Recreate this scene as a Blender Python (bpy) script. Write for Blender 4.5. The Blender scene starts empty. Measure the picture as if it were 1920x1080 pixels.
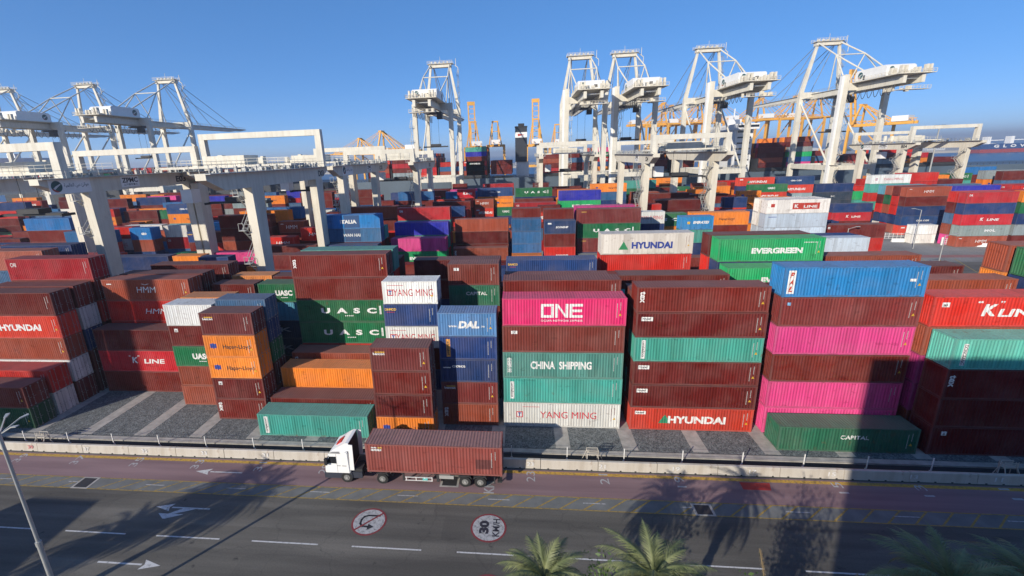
import bpy, bmesh, math, random
import numpy as np
from mathutils import Vector, Matrix
random.seed(11)
SC = bpy.context.scene
COL = SC.collection
rad = math.radians
# ---------------------------------------------------------------- camera
def cam_axes(yaw, pitch, roll):
    cy, sy, cp, sp = math.cos(yaw), math.sin(yaw), math.cos(pitch), math.sin(pitch)
    f = Vector((sy*cp, cy*cp, -sp)); r = Vector((cy, -sy, 0)); u = r.cross(f)
    cr, sr = math.cos(roll), math.sin(roll)
    return cr*r+sr*u, -sr*r+cr*u, f
CAM_H, CAM_F = 28.4086, 842.42
CR, CU, CF = cam_axes(-0.107242, 0.269687, -0.0367807)
cd = bpy.data.cameras.new('camera'); cam = bpy.data.objects.new('camera', cd); COL.objects.link(cam)
M = Matrix((CR, CU, -CF)).transposed().to_4x4(); M.translation = Vector((0, 0, CAM_H)); cam.matrix_world = M
cd.sensor_width = 36; cd.lens = CAM_F/1920*36; cd.shift_x = 0.035672; cd.shift_y = -0.00779
cd.clip_start = 0.5; cd.clip_end = 20000
SC.camera = cam
# ---------------------------------------------------------------- sky + sun
SUN_AZ, SUN_EL = 36.9, 22.3            # light travels towards +X+Y
w = bpy.data.worlds.new('World'); SC.world = w; w.use_nodes = True
nt = w.node_tree; bg = nt.nodes['Background']; sky = nt.nodes.new('ShaderNodeTexSky')
sky.sky_type = 'NISHITA'; sky.sun_disc = False; sky.sun_elevation = rad(SUN_EL)
sky.sun_rotation = rad(180+SUN_AZ)
sky.air_density = .5; sky.dust_density = 1.0; sky.ozone_density = 6.0; sky.altitude = 2000
gm = nt.nodes.new('ShaderNodeGamma'); gm.inputs[1].default_value = .47
hs = nt.nodes.new('ShaderNodeHueSaturation'); hs.inputs['Saturation'].default_value = 1.5; hs.inputs['Hue'].default_value = .509; hs.inputs['Value'].default_value = 1.85
nt.links.new(sky.outputs[0], gm.inputs[0]); nt.links.new(gm.outputs[0], hs.inputs['Color']); nt.links.new(hs.outputs[0], bg.inputs[0]); bg.inputs[1].default_value = 0.15
ld = bpy.data.lights.new('sun', 'SUN'); ld.energy = 3.75; ld.angle = rad(0.55); ld.color = (1, 0.92, 0.79)
sun = bpy.data.objects.new('sun', ld); COL.objects.link(sun)
ldir = Vector((math.sin(rad(SUN_AZ))*math.cos(rad(SUN_EL)), math.cos(rad(SUN_AZ))*math.cos(rad(SUN_EL)), -math.sin(rad(SUN_EL))))
sun.rotation_euler = ldir.to_track_quat('-Z', 'Y').to_euler(); sun.location = (0, -50, 100)
SC.view_settings.view_transform = 'Standard'; SC.view_settings.look = 'None'; SC.view_settings.gamma = 1
SC.view_settings.exposure = 0.55
SC.cycles.max_bounces = 5
HAZE = 0.00024
# ---------------------------------------------------------------- helpers
def tag(o, label=None, cat=None, group=None, kind=None):
    if label: o['label'] = label
    if cat: o['category'] = cat
    if group: o['group'] = group
    if kind: o['kind'] = kind
    return o
def link(name, me, mats=(), parent=None, loc=None, color=None):
    o = bpy.data.objects.new(name, me); COL.objects.link(o)
    if me is not None and mats and not me.materials:
        for m in (mats if isinstance(mats, (list, tuple)) else [mats]): me.materials.append(m)
    if parent: o.parent = parent
    if loc: o.location = loc
    if color: o.color = color
    return o
def empty(name, loc, rz=0, label=None, cat=None, group=None):
    o = bpy.data.objects.new(name, None); COL.objects.link(o); o.location = loc; o.rotation_euler = (0, 0, rz)
    o.empty_display_size = .5
    return tag(o, label, cat, group)
class MB:
    """collects boxes, bars, tubes into one mesh"""
    def __init__(s): s.v = []; s.f = []; s.mi = []
    def quad(s, pts, mi=0):
        b = len(s.v); s.v += [tuple(p) for p in pts]; s.f.append(tuple(range(b, b+len(pts)))); s.mi.append(mi)
    def box(s, x0, x1, y0, y1, z0, z1, mi=0):
        b = len(s.v)
        s.v += [(x0,y0,z0),(x1,y0,z0),(x1,y1,z0),(x0,y1,z0),(x0,y0,z1),(x1,y0,z1),(x1,y1,z1),(x0,y1,z1)]
        for f in ((0,3,2,1),(4,5,6,7),(0,1,5,4),(1,2,6,5),(2,3,7,6),(3,0,4,7)):
            s.f.append(tuple(b+i for i in f)); s.mi.append(mi)
        return s
    def prism(s, poly, axis, a, b_, mi=0):
        """poly: 2-D points; axis 'x','y','z' = extrusion axis, from a to b_"""
        n = len(poly); b = len(s.v)
        def P(p, t):
            return {'x': (t, p[0], p[1]), 'y': (p[0], t, p[1]), 'z': (p[0], p[1], t)}[axis]
        s.v += [P(p, a) for p in poly]+[P(p, b_) for p in poly]
        s.f.append(tuple(b+i for i in range(n))); s.f.append(tuple(b+n+n-1-i for i in range(n))); s.mi += [mi, mi]
        for i in range(n):
            j = (i+1) % n; s.f.append((b+j, b+i, b+n+i, b+n+j)); s.mi.append(mi)
        return s
    def bar(s, p, q, w_, h=None, w2=None, h2=None, mi=0, n=4):
        """box bar (n=4) or round tube (n>4) from p to q; w_ width, h depth, tapering to w2,h2"""
        h = w_ if h is None else h; w2 = w_ if w2 is None else w2; h2 = h if h2 is None else h2
        p, q = Vector(p), Vector(q); d = (q-p).normalized()
        up = Vector((0, 0, 1)) if abs(d.z) < .95 else Vector((0, 1, 0))
        a = d.cross(up).normalized(); c = a.cross(d).normalized(); b = len(s.v)
        for (o, ww, hh) in ((p, w_, h), (q, w2, h2)):
            for i in range(n):
                if n == 4:
                    ca, sa = ((-1,-1),(1,-1),(1,1),(-1,1))[i]; s.v.append(tuple(o+a*(ca*ww/2)+c*(sa*hh/2)))
                else:
                    t = 2*math.pi*i/n; s.v.append(tuple(o+a*(math.cos(t)*ww/2)+c*(math.sin(t)*hh/2)))
        s.f.append(tuple(b+n-1-i for i in range(n))); s.f.append(tuple(b+n+i for i in range(n))); s.mi += [mi, mi]
        for i in range(n):
            j = (i+1) % n; s.f.append((b+i, b+j, b+n+j, b+n+i)); s.mi.append(mi)
        return s
    def disc(s, c, r, axis, t0, t1, n=20, mi=0, r2=None):
        poly = [(c[0]+r*math.cos(2*math.pi*i/n), c[1]+r*math.sin(2*math.pi*i/n)) for i in range(n)]
        return s.prism(poly, axis, t0, t1, mi)
    def mesh(s, name='m'):
        me = bpy.data.meshes.new(name); me.from_pydata(s.v, [], s.f)
        me.polygons.foreach_set('material_index', s.mi); me.update()
        bm = bmesh.new(); bm.from_mesh(me); bmesh.ops.recalc_face_normals(bm, faces=bm.faces); bm.to_mesh(me); bm.free()
        return me
    def build(s, name, mats, parent=None, loc=None, color=None):
        return link(name, s.mesh(name), mats, parent, loc, color)
# ---------------------------------------------------------------- materials
def nodes(name):
    m = bpy.data.materials.new(name); m.use_nodes = True; t = m.node_tree
    return m, t, t.nodes['Principled BSDF'], t.nodes, t.links
def noise(N, L, vec, scale, detail=4, rough=.55):
    n = N.new('ShaderNodeTexNoise'); n.inputs['Scale'].default_value = scale; n.inputs['Detail'].default_value = detail
    n.inputs['Roughness'].default_value = rough; L.new(vec, n.inputs['Vector']); return n.outputs['Fac']
def ramp(N, L, fac, a, b, ca=(0,0,0,1), cb=(1,1,1,1)):
    r = N.new('ShaderNodeValToRGB'); L.new(fac, r.inputs[0]); e = r.color_ramp.elements
    e[0].position = a; e[1].position = b; e[0].color = ca; e[1].color = cb; return r.outputs[0]
def mix(N, L, fac, a, b, mode='MIX'):
    m = N.new('ShaderNodeMix'); m.data_type = 'RGBA'; m.blend_type = mode
    for s_, v in ((m.inputs[0], fac), (m.inputs[6], a), (m.inputs[7], b)):
        if hasattr(v, 'is_linked'): L.new(v, s_)
        else: s_.default_value = v if not isinstance(v, tuple) or len(v) == 4 else (*v, 1)
    return m.outputs[2]
def mapping(N, L, src, sc, off=None):
    m = N.new('ShaderNodeMapping'); L.new(src, m.inputs[0]); m.inputs['Scale'].default_value = sc
    if off: L.new(off, m.inputs['Location'])
    return m.outputs[0]
def plain(name, c, rough=.6, metal=0, var=.12, scale=.6, spec=.4):
    m, t, P, N, L = nodes(name); tc = N.new('ShaderNodeTexCoord')
    n1 = noise(N, L, tc.outputs['Object'], scale, 5)
    d = tuple(max(0, x*(1-var)) for x in c); l = tuple(min(1, x*(1+var)) for x in c)
    L.new(ramp(N, L, n1, .3, .7, (*d, 1), (*l, 1)), P.inputs['Base Color'])
    P.inputs['Roughness'].default_value = rough; P.inputs['Metallic'].default_value = metal
    P.inputs['Specular IOR Level'].default_value = spec
    return m
def painted(name, dust_sheen=0.0, rust=.5, roof=False, attr=None):
    m, t, P, N, L = nodes(name)
    tc = N.new('ShaderNodeTexCoord'); oi = N.new('ShaderNodeObjectInfo')
    if attr:
        at = N.new('ShaderNodeAttribute'); at.attribute_name = attr; base = at.outputs['Color']; vec = N.new('ShaderNodeNewGeometry').outputs['Position']
    else:
        base = oi.outputs['Color']
        mm = N.new('ShaderNodeMath'); mm.operation = 'MULTIPLY'; mm.inputs[1].default_value = 137.; L.new(oi.outputs['Random'], mm.inputs[0])
        ad = N.new('ShaderNodeVectorMath'); ad.operation = 'ADD'; L.new(tc.outputs['Object'], ad.inputs[0]); L.new(mm.outputs[0], ad.inputs[1]); vec = ad.outputs[0]
    # sun fading in broad patches
    f1 = noise(N, L, mapping(N, L, vec, (.35, .35, .5)), 1.0, 4)
    c = mix(N, L, ramp(N, L, f1, .4, .78, (0,0,0,1), (.16,.16,.16,1)), base, (.34,.26,.24,1))
    pv = N.new('ShaderNodeTexVoronoi'); pv.feature = 'F1'; pv.inputs['Scale'].default_value = 1.0; L.new(mapping(N, L, vec, (.55, .02, .02)), pv.inputs['Vector'])
    c = mix(N, L, 1.0, c, ramp(N, L, pv.outputs['Color'], .1, .9, (.86,.86,.86,1), (1.1,1.1,1.1,1)), 'MULTIPLY')
    f4 = noise(N, L, mapping(N, L, vec, (.9, .9, 1.6)), 1.0, 2)
    c = mix(N, L, 1.0, c, ramp(N, L, f4, .66, .68, (1,1,1,1), (.80,.78,.78,1)), 'MULTIPLY')
    # vertical dirt runs
    f2 = noise(N, L, mapping(N, L, vec, (3.2, 3.2, .22)), 1.0, 4, .6)
    c = mix(N, L, ramp(N, L, f2, .42, .8, (1,1,1,1), (.62,.57,.54,1)), c, (1,1,1,1), 'MIX') if False else mix(N, L, 1.0, c, ramp(N, L, f2, .4, .8, (1,1,1,1), (.7,.66,.63,1)), 'MULTIPLY')
    if dust_sheen: c = mix(N, L, dust_sheen, c, (.30,.27,.25,1))
    # rust spots and scrapes
    f3 = noise(N, L, mapping(N, L, vec, (1.1, 1.1, .8) if not roof else (2.2, .5, 1)), 1.6, 8, .68)
    sh = N.new('ShaderNodeMath'); sh.operation = 'MULTIPLY_ADD'; sh.inputs[1].default_value = .11; L.new(oi.outputs['Random'], sh.inputs[0]); L.new(f3, sh.inputs[2])
    c = mix(N, L, ramp(N, L, sh.outputs[0], .70-.04*rust, .79, (0,0,0,1), (.8*rust,.8*rust,.8*rust,1)), c, (.15,.07,.035,1))
    L.new(c, P.inputs['Base Color'])
    P.inputs['Roughness'].default_value = .55 if not roof else .7
    P.inputs['Specular IOR Level'].default_value = .12
    return m
M_PAINT = painted('container_paint'); M_ROOF = painted('container_roof_paint', dust_sheen=.26, rust=.7, roof=True)  # roof greying is dust together with sky reflection put into the colour
M_FRAME = painted('container_frame_paint', dust_sheen=.12, rust=1.0)
M_MASS = painted('stack_paint', rust=.3, attr='col')
def grimy(name, c):
    m, t, P, N, L = nodes(name); tc = N.new('ShaderNodeTexCoord'); v = tc.outputs['Object']
    a = ramp(N, L, noise(N, L, v, .22, 5), .3, .7, tuple(x*.9 for x in c)+(1,), tuple(min(1, x*1.08) for x in c)+(1,))
    b_ = noise(N, L, mapping(N, L, v, (1.3, 1.3, .12)), 1, 5, .65)
    a = mix(N, L, 1., a, ramp(N, L, b_, .45, .8, (1,1,1,1), (.78,.74,.69,1)), 'MULTIPLY')
    r_ = noise(N, L, mapping(N, L, v, (.8, .8, .35)), 1, 7, .7); a = mix(N, L, ramp(N, L, r_, .66, .74, (0,0,0,1), (.7,.7,.7,1)), a, (.22,.11,.05,1))
    L.new(a, P.inputs['Base Color']); P.inputs['Roughness'].default_value = .55; P.inputs['Specular IOR Level'].default_value = .3; return m
def letter_mat():
    m, t, P, N, L = nodes('letter_paint'); oi = N.new('ShaderNodeObjectInfo'); tc = N.new('ShaderNodeTexCoord')
    f = noise(N, L, tc.outputs['Object'], 2.5, 6, .7)
    L.new(mix(N, L, 1.0, oi.outputs['Color'], ramp(N, L, f, .3, .75, (1,1,1,1), (.72,.7,.68,1)), 'MULTIPLY'), P.inputs['Base Color'])
    P.inputs['Roughness'].default_value = .6
    tb = N.new('ShaderNodeBsdfTransparent'); mx = N.new('ShaderNodeMixShader'); f5 = noise(N, L, tc.outputs['Object'], 5, 7, .75)
    L.new(ramp(N, L, f5, .60, .68), mx.inputs[0]); L.new(P.outputs[0], mx.inputs[1]); L.new(tb.outputs[0], mx.inputs[2]); L.new(mx.outputs[0], t.nodes['Material Output'].inputs[0]); return m
M_LET = letter_mat()
M_CREAM = grimy('crane_cream_paint', (.68,.63,.52))
M_CREAM2 = grimy('crane_white_paint', (.68,.645,.55))
M_YELLOW = plain('crane_yellow_paint', (.72,.36,.05), .55, var=.1, scale=.1)
M_STEEL = plain('galvanised_steel', (.42,.42,.40), .45, .3)
M_DARK = plain('dark_machinery', (.035,.035,.037), .6)
M_RUBBER = plain('tyre_rubber', (.02,.02,.02), .85)
M_WHITE = plain('white_paint', (.78,.77,.74), .5, var=.05)
M_CONC = plain('concrete', (.36,.34,.31), .85, var=.22, scale=1.4)
M_WALLC = grimy('whitewashed_concrete', (.52,.48,.42))
M_GLASS = plain('dark_glass', (.015,.018,.022), .08, spec=.6)
M_BLACK = plain('black_paint', (.02,.02,.022), .5)
M_RED = plain('red_paint', (.45,.03,.02), .6)
# ---------------------------------------------------------------- ground
def ground_mats():
    out = {}
    m, t, P, N, L = nodes('asphalt'); g = N.new('ShaderNodeNewGeometry').outputs['Position']
    a = noise(N, L, mapping(N, L, g, (.045, .35, 1)), 1, 5); b = noise(N, L, g, 9, 6, .7); c2 = noise(N, L, g, .9, 7, .7)
    c = ramp(N, L, a, .36, .66, (.080,.075,.066,1), (.150,.140,.121,1))
    c = mix(N, L, 1., c, ramp(N, L, b, .3, .7, (.78,.78,.78,1), (1.15,1.15,1.15,1)), 'MULTIPLY')
    c = mix(N, L, ramp(N, L, c2, .62, .7), c, (.035,.034,.034,1)); cv = N.new('ShaderNodeTexVoronoi'); cv.feature = 'DISTANCE_TO_EDGE'; cv.inputs['Scale'].default_value = .16; cn = N.new('ShaderNodeVectorMath'); cn.operation = 'MULTIPLY_ADD'; nz = N.new('ShaderNodeTexNoise'); nz.inputs['Scale'].default_value = .8; L.new(g, nz.inputs['Vector']); L.new(nz.outputs['Color'], cn.inputs[0]); cn.inputs[1].default_value = (1.6,1.6,0); L.new(g, cn.inputs[2]); L.new(cn.outputs[0], cv.inputs['Vector'])
    c = mix(N, L, ramp(N, L, cv.outputs['Distance'], .002, .006, (.28,.28,.28,1), (0,0,0,1)), c, (.03,.03,.03,1))
    pt = N.new('ShaderNodeTexVoronoi'); pt.feature = 'F1'; pt.distance = 'CHEBYCHEV'; pt.inputs['Scale'].default_value = 1; L.new(mapping(N, L, g, (.07, .28, 1)), pt.inputs['Vector']); c = mix(N, L, 1., c, ramp(N, L, pt.outputs['Color'], .2, .8, (.88,.88,.88,1), (1.06,1.06,1.05,1)), 'MULTIPLY')
    wt = noise(N, L, mapping(N, L, g, (.02, 1.1, 1)), 1, 3); c = mix(N, L, 1., c, ramp(N, L, wt, .38, .62, (.82,.82,.82,1), (1.08,1.08,1.08,1)), 'MULTIPLY')
    L.new(c, P.inputs['Base Color']); P.inputs['Roughness'].default_value = .9; out['asphalt'] = m
    m, t, P, N, L = nodes('yard_paving'); g = N.new('ShaderNodeNewGeometry').outputs['Position']
    a = noise(N, L, g, .06, 6); b = noise(N, L, g, 2, 6)
    c = ramp(N, L, a, .35, .68, (.17,.165,.155,1), (.30,.29,.27,1)); c = mix(N, L, 1., c, ramp(N, L, b, .3, .7, (.85,.85,.85,1), (1.1,1.1,1.1,1)), 'MULTIPLY')
    L.new(c, P.inputs['Base Color']); P.inputs['Roughness'].default_value = .9; out['yard'] = m
    m, t, P, N, L = nodes('gravel'); g = N.new('ShaderNodeNewGeometry').outputs['Position']
    v = N.new('ShaderNodeTexVoronoi'); v.inputs['Scale'].default_value = 9; L.new(g, v.inputs['Vector'])
    b = noise(N, L, g, 1.2, 5)
    c = ramp(N, L, v.outputs['Color'], .1, .95, (.055,.062,.064,1), (.22,.235,.235,1)); c = mix(N, L, 1., c, ramp(N, L, b, .3, .7, (.75,.75,.75,1), (1.2,1.2,1.2,1)), 'MULTIPLY')
    L.new(c, P.inputs['Base Color']); P.inputs['Roughness'].default_value = .95
    bp = N.new('ShaderNodeBump'); bp.inputs['Strength'].default_value = .6; bp.inputs['Distance'].default_value = .05; L.new(v.outputs['Distance'], bp.inputs['Height']); L.new(bp.outputs[0], P.inputs['Normal']); out['gravel'] = m
    m, t, P, N, L = nodes('maroon_lane'); g = N.new('ShaderNodeNewGeometry').outputs['Position']
    a = noise(N, L, mapping(N, L, g, (.06, .9, 1)), 1, 5); b = noise(N, L, mapping(N, L, g, (.25, .9, 1)), 1, 6, .6)
    c = ramp(N, L, a, .3, .7, (.17,.105,.112,1), (.26,.17,.175,1)); c = mix(N, L, ramp(N, L, b, .66, .8), c, (.04,.035,.036,1))
    L.new(c, P.inputs['Base Color']); P.inputs['Roughness'].default_value = .88; out['maroon'] = m
    m, t, P, N, L = nodes('sea_water'); g = N.new('ShaderNodeNewGeometry').outputs['Position']
    a = noise(N, L, mapping(N, L, g, (.35, .12, 1)), 1, 6)
    P.inputs['Base Color'].default_value = (.02,.085,.19,1); P.inputs['Roughness'].default_value = .35; P.inputs['Specular IOR Level'].default_value = .3
    bp = N.new('ShaderNodeBump'); bp.inputs['Strength'].default_value = .5; bp.inputs['Distance'].default_value = .6; L.new(a, bp.inputs['Height']); L.new(bp.outputs[0], P.inputs['Normal']); out['sea'] = m
    def worn(name, c, lo=.5):
        m, t, P, N, L = nodes(name); g = N.new('ShaderNodeNewGeometry').outputs['Position']; b = noise(N, L, g, 4, 7, .72)
        L.new(ramp(N, L, b, lo-.13, lo+.04, tuple(x*.35+.04 for x in c)+(1,), (*c, 1)), P.inputs['Base Color']); P.inputs['Roughness'].default_value = .75; return m
    out['white'] = worn('road_paint_white', (.55,.55,.54), .46); out['yellow'] = worn('road_paint_yellow', (.50,.29,.04), .5)
    out['hyellow'] = worn('road_paint_faded_yellow', (.34,.23,.05), .5); out['red'] = worn('road_paint_red', (.40,.025,.02), .45); out['wornwhite'] = worn('road_paint_old_white', (.40,.40,.40), .5)
    out['darkred'] = worn('road_sign_red', (.20,.03,.035), .4); out['black'] = worn('road_sign_black', (.02,.02,.025), .3)
    return out
G = ground_mats()
QUAY = 259.0
def sheet(name, x0, x1, y0, y1, z, mat, kind='structure', thick=None):
    o = MB(); o.quad([(x0,y0,z),(x1,y0,z),(x1,y1,z),(x0,y1,z)]); ob = o.build(name, mat); tag(ob, kind=kind); return ob
b = MB(); b.box(-900, 1500, -300, QUAY, -6, 0); tag(b.build('ground', G['yard']), kind='structure')
sheet('sea', -9000, 12000, -3000, 14000, -2.6, G['sea'])
sheet('road', -160, 200, 8, 36.1, .004, G['asphalt'])
sheet('bus_lane', -160, 200, 32.64, 35.9, .008, G['maroon'])
sheet('gravel_bed', -160, 75, 38.9, 66.0, .004, G['gravel'])
sheet('shoulder', -160, 200, 31.2, 32.6, .008, plain('shoulder_asphalt', (.15,.155,.15), .9, var=.2, scale=.7))
b = MB(); b.box(-160, 75, 38.25, 38.88, -.02, .14); tag(b.build('kerb', M_CONC), kind='structure')
sheet('rail_trench', -160, 75, 36.65, 38.22, .012, plain('trench_dark', (.03,.03,.032), .9))
b = MB(); b.box(-160, 75, 37.35, 37.45, .0, .16); b.box(-160, 75, 37.28, 37.52, .0, .03); tag(b.build('crane_rail', plain('rail_steel', (.12,.07,.045), .6, .3)), kind='structure')
b = MB()
for i in range(-24, 9):
    x = 3.95+6.58*i; b.box(x-.72, x+.72, 39.3, 65.5, -.02, .02)
tag(b.build('paving_strips', M_CONC), kind='structure')
# road markings as thin sheets
mk = {}
def mark(key, pts, z=.014):
    mk.setdefault(key, MB()).quad([(x, y, z) for x, y in pts])
mark('yellow', [(-160,35.36),(200,35.36),(200,35.74),(-160,35.74)])
mark('hyellow', [(-160,32.56),(200,32.56),(200,32.66),(-160,32.66)]); mark('hyellow', [(-160,31.14),(200,31.14),(200,31.24),(-160,31.24)])
x = -120.
while x < 120:
    if not (-41.8 < x < -40.2): mark('hyellow', [(x,31.24),(x+.2,31.24),(x+1.95,32.56),(x+1.75,32.56)])
    x += 1.92
for i in range(-14, 16): mark('wornwhite', [(-3.05+7.98*i,31.93),(-1.2+7.98*i,31.93),(-1.2+7.98*i,32.03),(-3.05+7.98*i,32.03)], .018)
for i in range(-14, 16): mark('white', [(-4.9+8.1*i-.1,26.44),(.4+8.1*i,26.44),(.4+8.1*i,26.56),(-4.9+8.1*i-.1,26.56)])
mark('white', [(-160,18.0),(200,18.0),(200,18.15),(-160,18.15)])
def arrow(x0, x1, y, left=True, head=1.5, hw=.42, sh=.07):
    if left:
        mark('white', [(x0+head,y-sh),(x1,y-sh),(x1,y+sh),(x0+head,y+sh)]); mark('white', [(x0,y),(x0+head,y-hw),(x0+head*.85,y),(x0+head,y+hw)])
    else:
        mark('white', [(x0,y-sh),(x1-head,y-sh),(x1-head,y+sh),(x0,y+sh)]); mark('white', [(x1,y),(x1-head,y+hw),(x1-head*.85,y),(x1-head,y-hw)])
arrow(-31.5, -26.75, 34.02); arrow(-31.8, -26.8, 29.45); arrow(-31.9, -26.8, 23.92, False)
mark('white', [(-29.2,29.4),(-28.0,29.4),(-29.6,28.75),(-30.1,28.75)]); mark('white', [(-31.0,28.75),(-28.7,28.75),(-30.0,28.2),(-30.2,28.2)])
mark('red', [(18.8,35.25),(21.3,35.25),(21.0,34.35),(18.75,34.35)])
for k, nm in (('yellow','yellow_edge_line'),('hyellow','yellow_hatching'),('wornwhite','worn_dashes'),('white','white_dashes_and_arrows'),('red','red_patch')):
    tag(mk[k].build(nm, G[k]), kind='structure')
# ---------------------------------------------------------------- text
_tc = {}
def text_mesh(s, w_, h_, bold=.0, shear=0., res=3, rot=0, corr=None):
    """mesh in local XZ plane, centred, facing -Y. corr=(panel x0, pitch, depth, dx): drape over corrugation"""
    cu = bpy.data.curves.new('t', 'FONT'); cu.body = s; cu.size = 1; cu.offset = bold; cu.shear = shear; cu.resolution_u = res; cu.space_line = .8
    ob = bpy.data.objects.new('t', cu); COL.objects.link(ob)
    dg = bpy.context.evaluated_depsgraph_get(); me = bpy.data.meshes.new_from_object(ob.evaluated_get(dg))
    bpy.data.objects.remove(ob); bpy.data.curves.remove(cu)
    n = len(me.vertices)
    if n == 0: return me
    co = np.empty(n*3); me.vertices.foreach_get('co', co); co = co.reshape(-1, 3)
    mn, mx = co.min(0), co.max(0); sz = np.maximum(mx-mn, 1e-6)
    if w_ == 0: w_ = h_*sz[0]/max(sz[1], 1e-6)
    x = (co[:, 0]-(mn[0]+mx[0])/2)*w_/sz[0]; z = (co[:, 1]-(mn[1]+mx[1])/2)*h_/sz[1]
    if rot == 90: x, z = -z, x
    if rot == -90: x, z = z, -x
    out = np.stack([x, np.zeros(n), z], 1); me.vertices.foreach_set('co', out.ravel()); me.update()
    return me
def drape(me, cx, geo):
    """cut a flat lettering mesh along the panel folds and push it onto the corrugation"""
    x0, pitch, depth, n = geo
    bm = bmesh.new(); bm.from_mesh(me)
    xs = [v.co.x for v in bm.verts]
    if xs:
        lo, hi = min(xs)+cx, max(xs)+cx
        br = [x0+pitch*(i+f) for i in range(n) for f in (0, .25, .5, .75)]
        for t in br:
            if lo < t < hi:
                bmesh.ops.bisect_plane(bm, geom=bm.verts[:]+bm.edges[:]+bm.faces[:], plane_co=(t-cx, 0, 0), plane_no=(1, 0, 0))
        for v in bm.verts:
            f = ((v.co.x+cx-x0)/pitch) % 1.0
            d = 0 if f < .25 else (f-.25)*4 if f < .5 else 1 if f < .75 else (1-f)*4
            v.co.y += depth*d
    bm.to_mesh(me); bm.free(); return me
# ---------------------------------------------------------------- containers
PIT = .278
def panel_geo(L): n = round((L-.30)/PIT); return (-L/2+.15, (L-.30)/n, .036, n)
def corr_side(mb, L, H, y, sgn, mi=0):
    x0, p, d, n = panel_geo(L); z0, z1 = .16, H-.12
    pts = []
    for i in range(n): pts += [(x0+p*i, 0), (x0+p*(i+.25), 0), (x0+p*(i+.5), 1), (x0+p*(i+.75), 1)]
    pts.append((x0+p*n, 0))
    for (a, da), (c, dc) in zip(pts, pts[1:]):
        ya, yc = y-sgn*d*da, y-sgn*d*dc
        mb.quad([(a,ya,z0),(c,yc,z0),(c,yc,z1),(a,ya,z1)], mi)
def cont_parts(L, H, reefer=False):
    W = 1.219; e = L/2
    P, R, F, D, B = MB(), MB(), MB(), MB(), MB()
    if not reefer:
        corr_side(P, L, H, -W+.02, -1); corr_side(P, L, H, W-.02, 1)
        n = 8; p = (2*W-.3)/n
        for i in range(n):
            y0 = -W+.15+p*i
            for (a, da, c, dc) in ((0,0,.3,0),(.3,0,.5,1),(.5,1,.8,1),(.8,1,1,0)):
                P.quad([(-e+.03+.045*da, y0+p*a, .16), (-e+.03+.045*dc, y0+p*c, .16), (-e+.03+.045*dc, y0+p*c, H-.12), (-e+.03+.045*da, y0+p*a, H-.12)])
        x0, p, d, n = panel_geo(L); pts = []
        for i in range(n): pts += [(x0+p*i, 0), (x0+p*(i+.3), 0), (x0+p*(i+.5), 1), (x0+p*(i+.8), 1)]
        pts.append((x0+p*n, 0))
        for (a, da), (c, dc) in zip(pts, pts[1:]): R.quad([(a,-W+.05,H-.012-.022*da),(c,-W+.05,H-.012-.022*dc),(c,W-.05,H-.012-.022*dc),(a,W-.05,H-.012-.022*da)])
        R.box(-e+.1, x0, -W+.05, W-.05, H-.05, H-.012); R.box(x0+p*n, e-.1, -W+.05, W-.05, H-.05, H-.012)
    else:
        P.box(-e+.12, e-.12, -W+.015, W-.015, .16, H-.1)
        for i in range(1, 5): P.box(-e+L*i/5-.01, -e+L*i/5+.01, -W+.009, W-.009, .2, H-.14)
        P.box(-e+.02, -e+.12, -W+.12, W-.12, .16, H-.1)
        R.box(-e+.1, e-.1, -W+.04, W-.04, H-.1, H-.012)
    for sx in (-1, 1):
        for sy in (-1, 1):
            a, c = (e-.15, e-.006) if sx > 0 else (-e+.006, -e+.15); u, v = (W-.15, W-.006) if sy > 0 else (-W+.006, -W+.15)
            F.box(a, c, u, v, .118, H-.118)
            for z0, z1 in ((0.004, .118), (H-.118, H-.001)):
                a2, c2 = (e-.178, e) if sx > 0 else (-e, -e+.178); u2, v2 = (W-.162, W) if sy > 0 else (-W, -W+.162)
                F.box(a2, c2, u2, v2, z0, z1)
    for sy in (-1, 1):
        u, v = (W-.09, W-.012) if sy > 0 else (-W+.012, -W+.09)
        F.box(-e+.178, e-.178, u, v, H-.115, H-.02); F.box(-e+.178, e-.178, u, v, .02, .17)
    for sx in (-1, 1):
        a, c = (e-.12, e-.012) if sx > 0 else (-e+.012, -e+.12)
        F.box(a, c, -W+.162, W-.162, H-.115, H-.015); F.box(a, c, -W+.162, W-.162, .03, .17)
    F.box(-e+.2, e-.2, -W+.15, W-.15, .10, .15)
    # one door leaf (centred at y=0) and one locking bar
    hw = (2*W-.32)/4-.006
    D.box(-.02, .02, -hw, hw, .175, H-.125)
    for k in range(5):
        z = .3+k*(H-.6)/4; D.box(.02, .034, -hw+.06, hw-.06, z-.09, z+.09)
    B.bar((.07,0,.1), (.07,0,H-.07), .034, .034, n=6)
    for z in (.2, H-.2): B.box(.02, .10, -.06, .06, z-.05, z+.05)
    for z in (.9, 1.35): B.box(.035, .085, -.05, .05, z-.03, z+.03)
    B.box(.075, .095, 0, .28, 1.1, 1.13)
    return P, R, F, D, B
KINDS = {}
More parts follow.
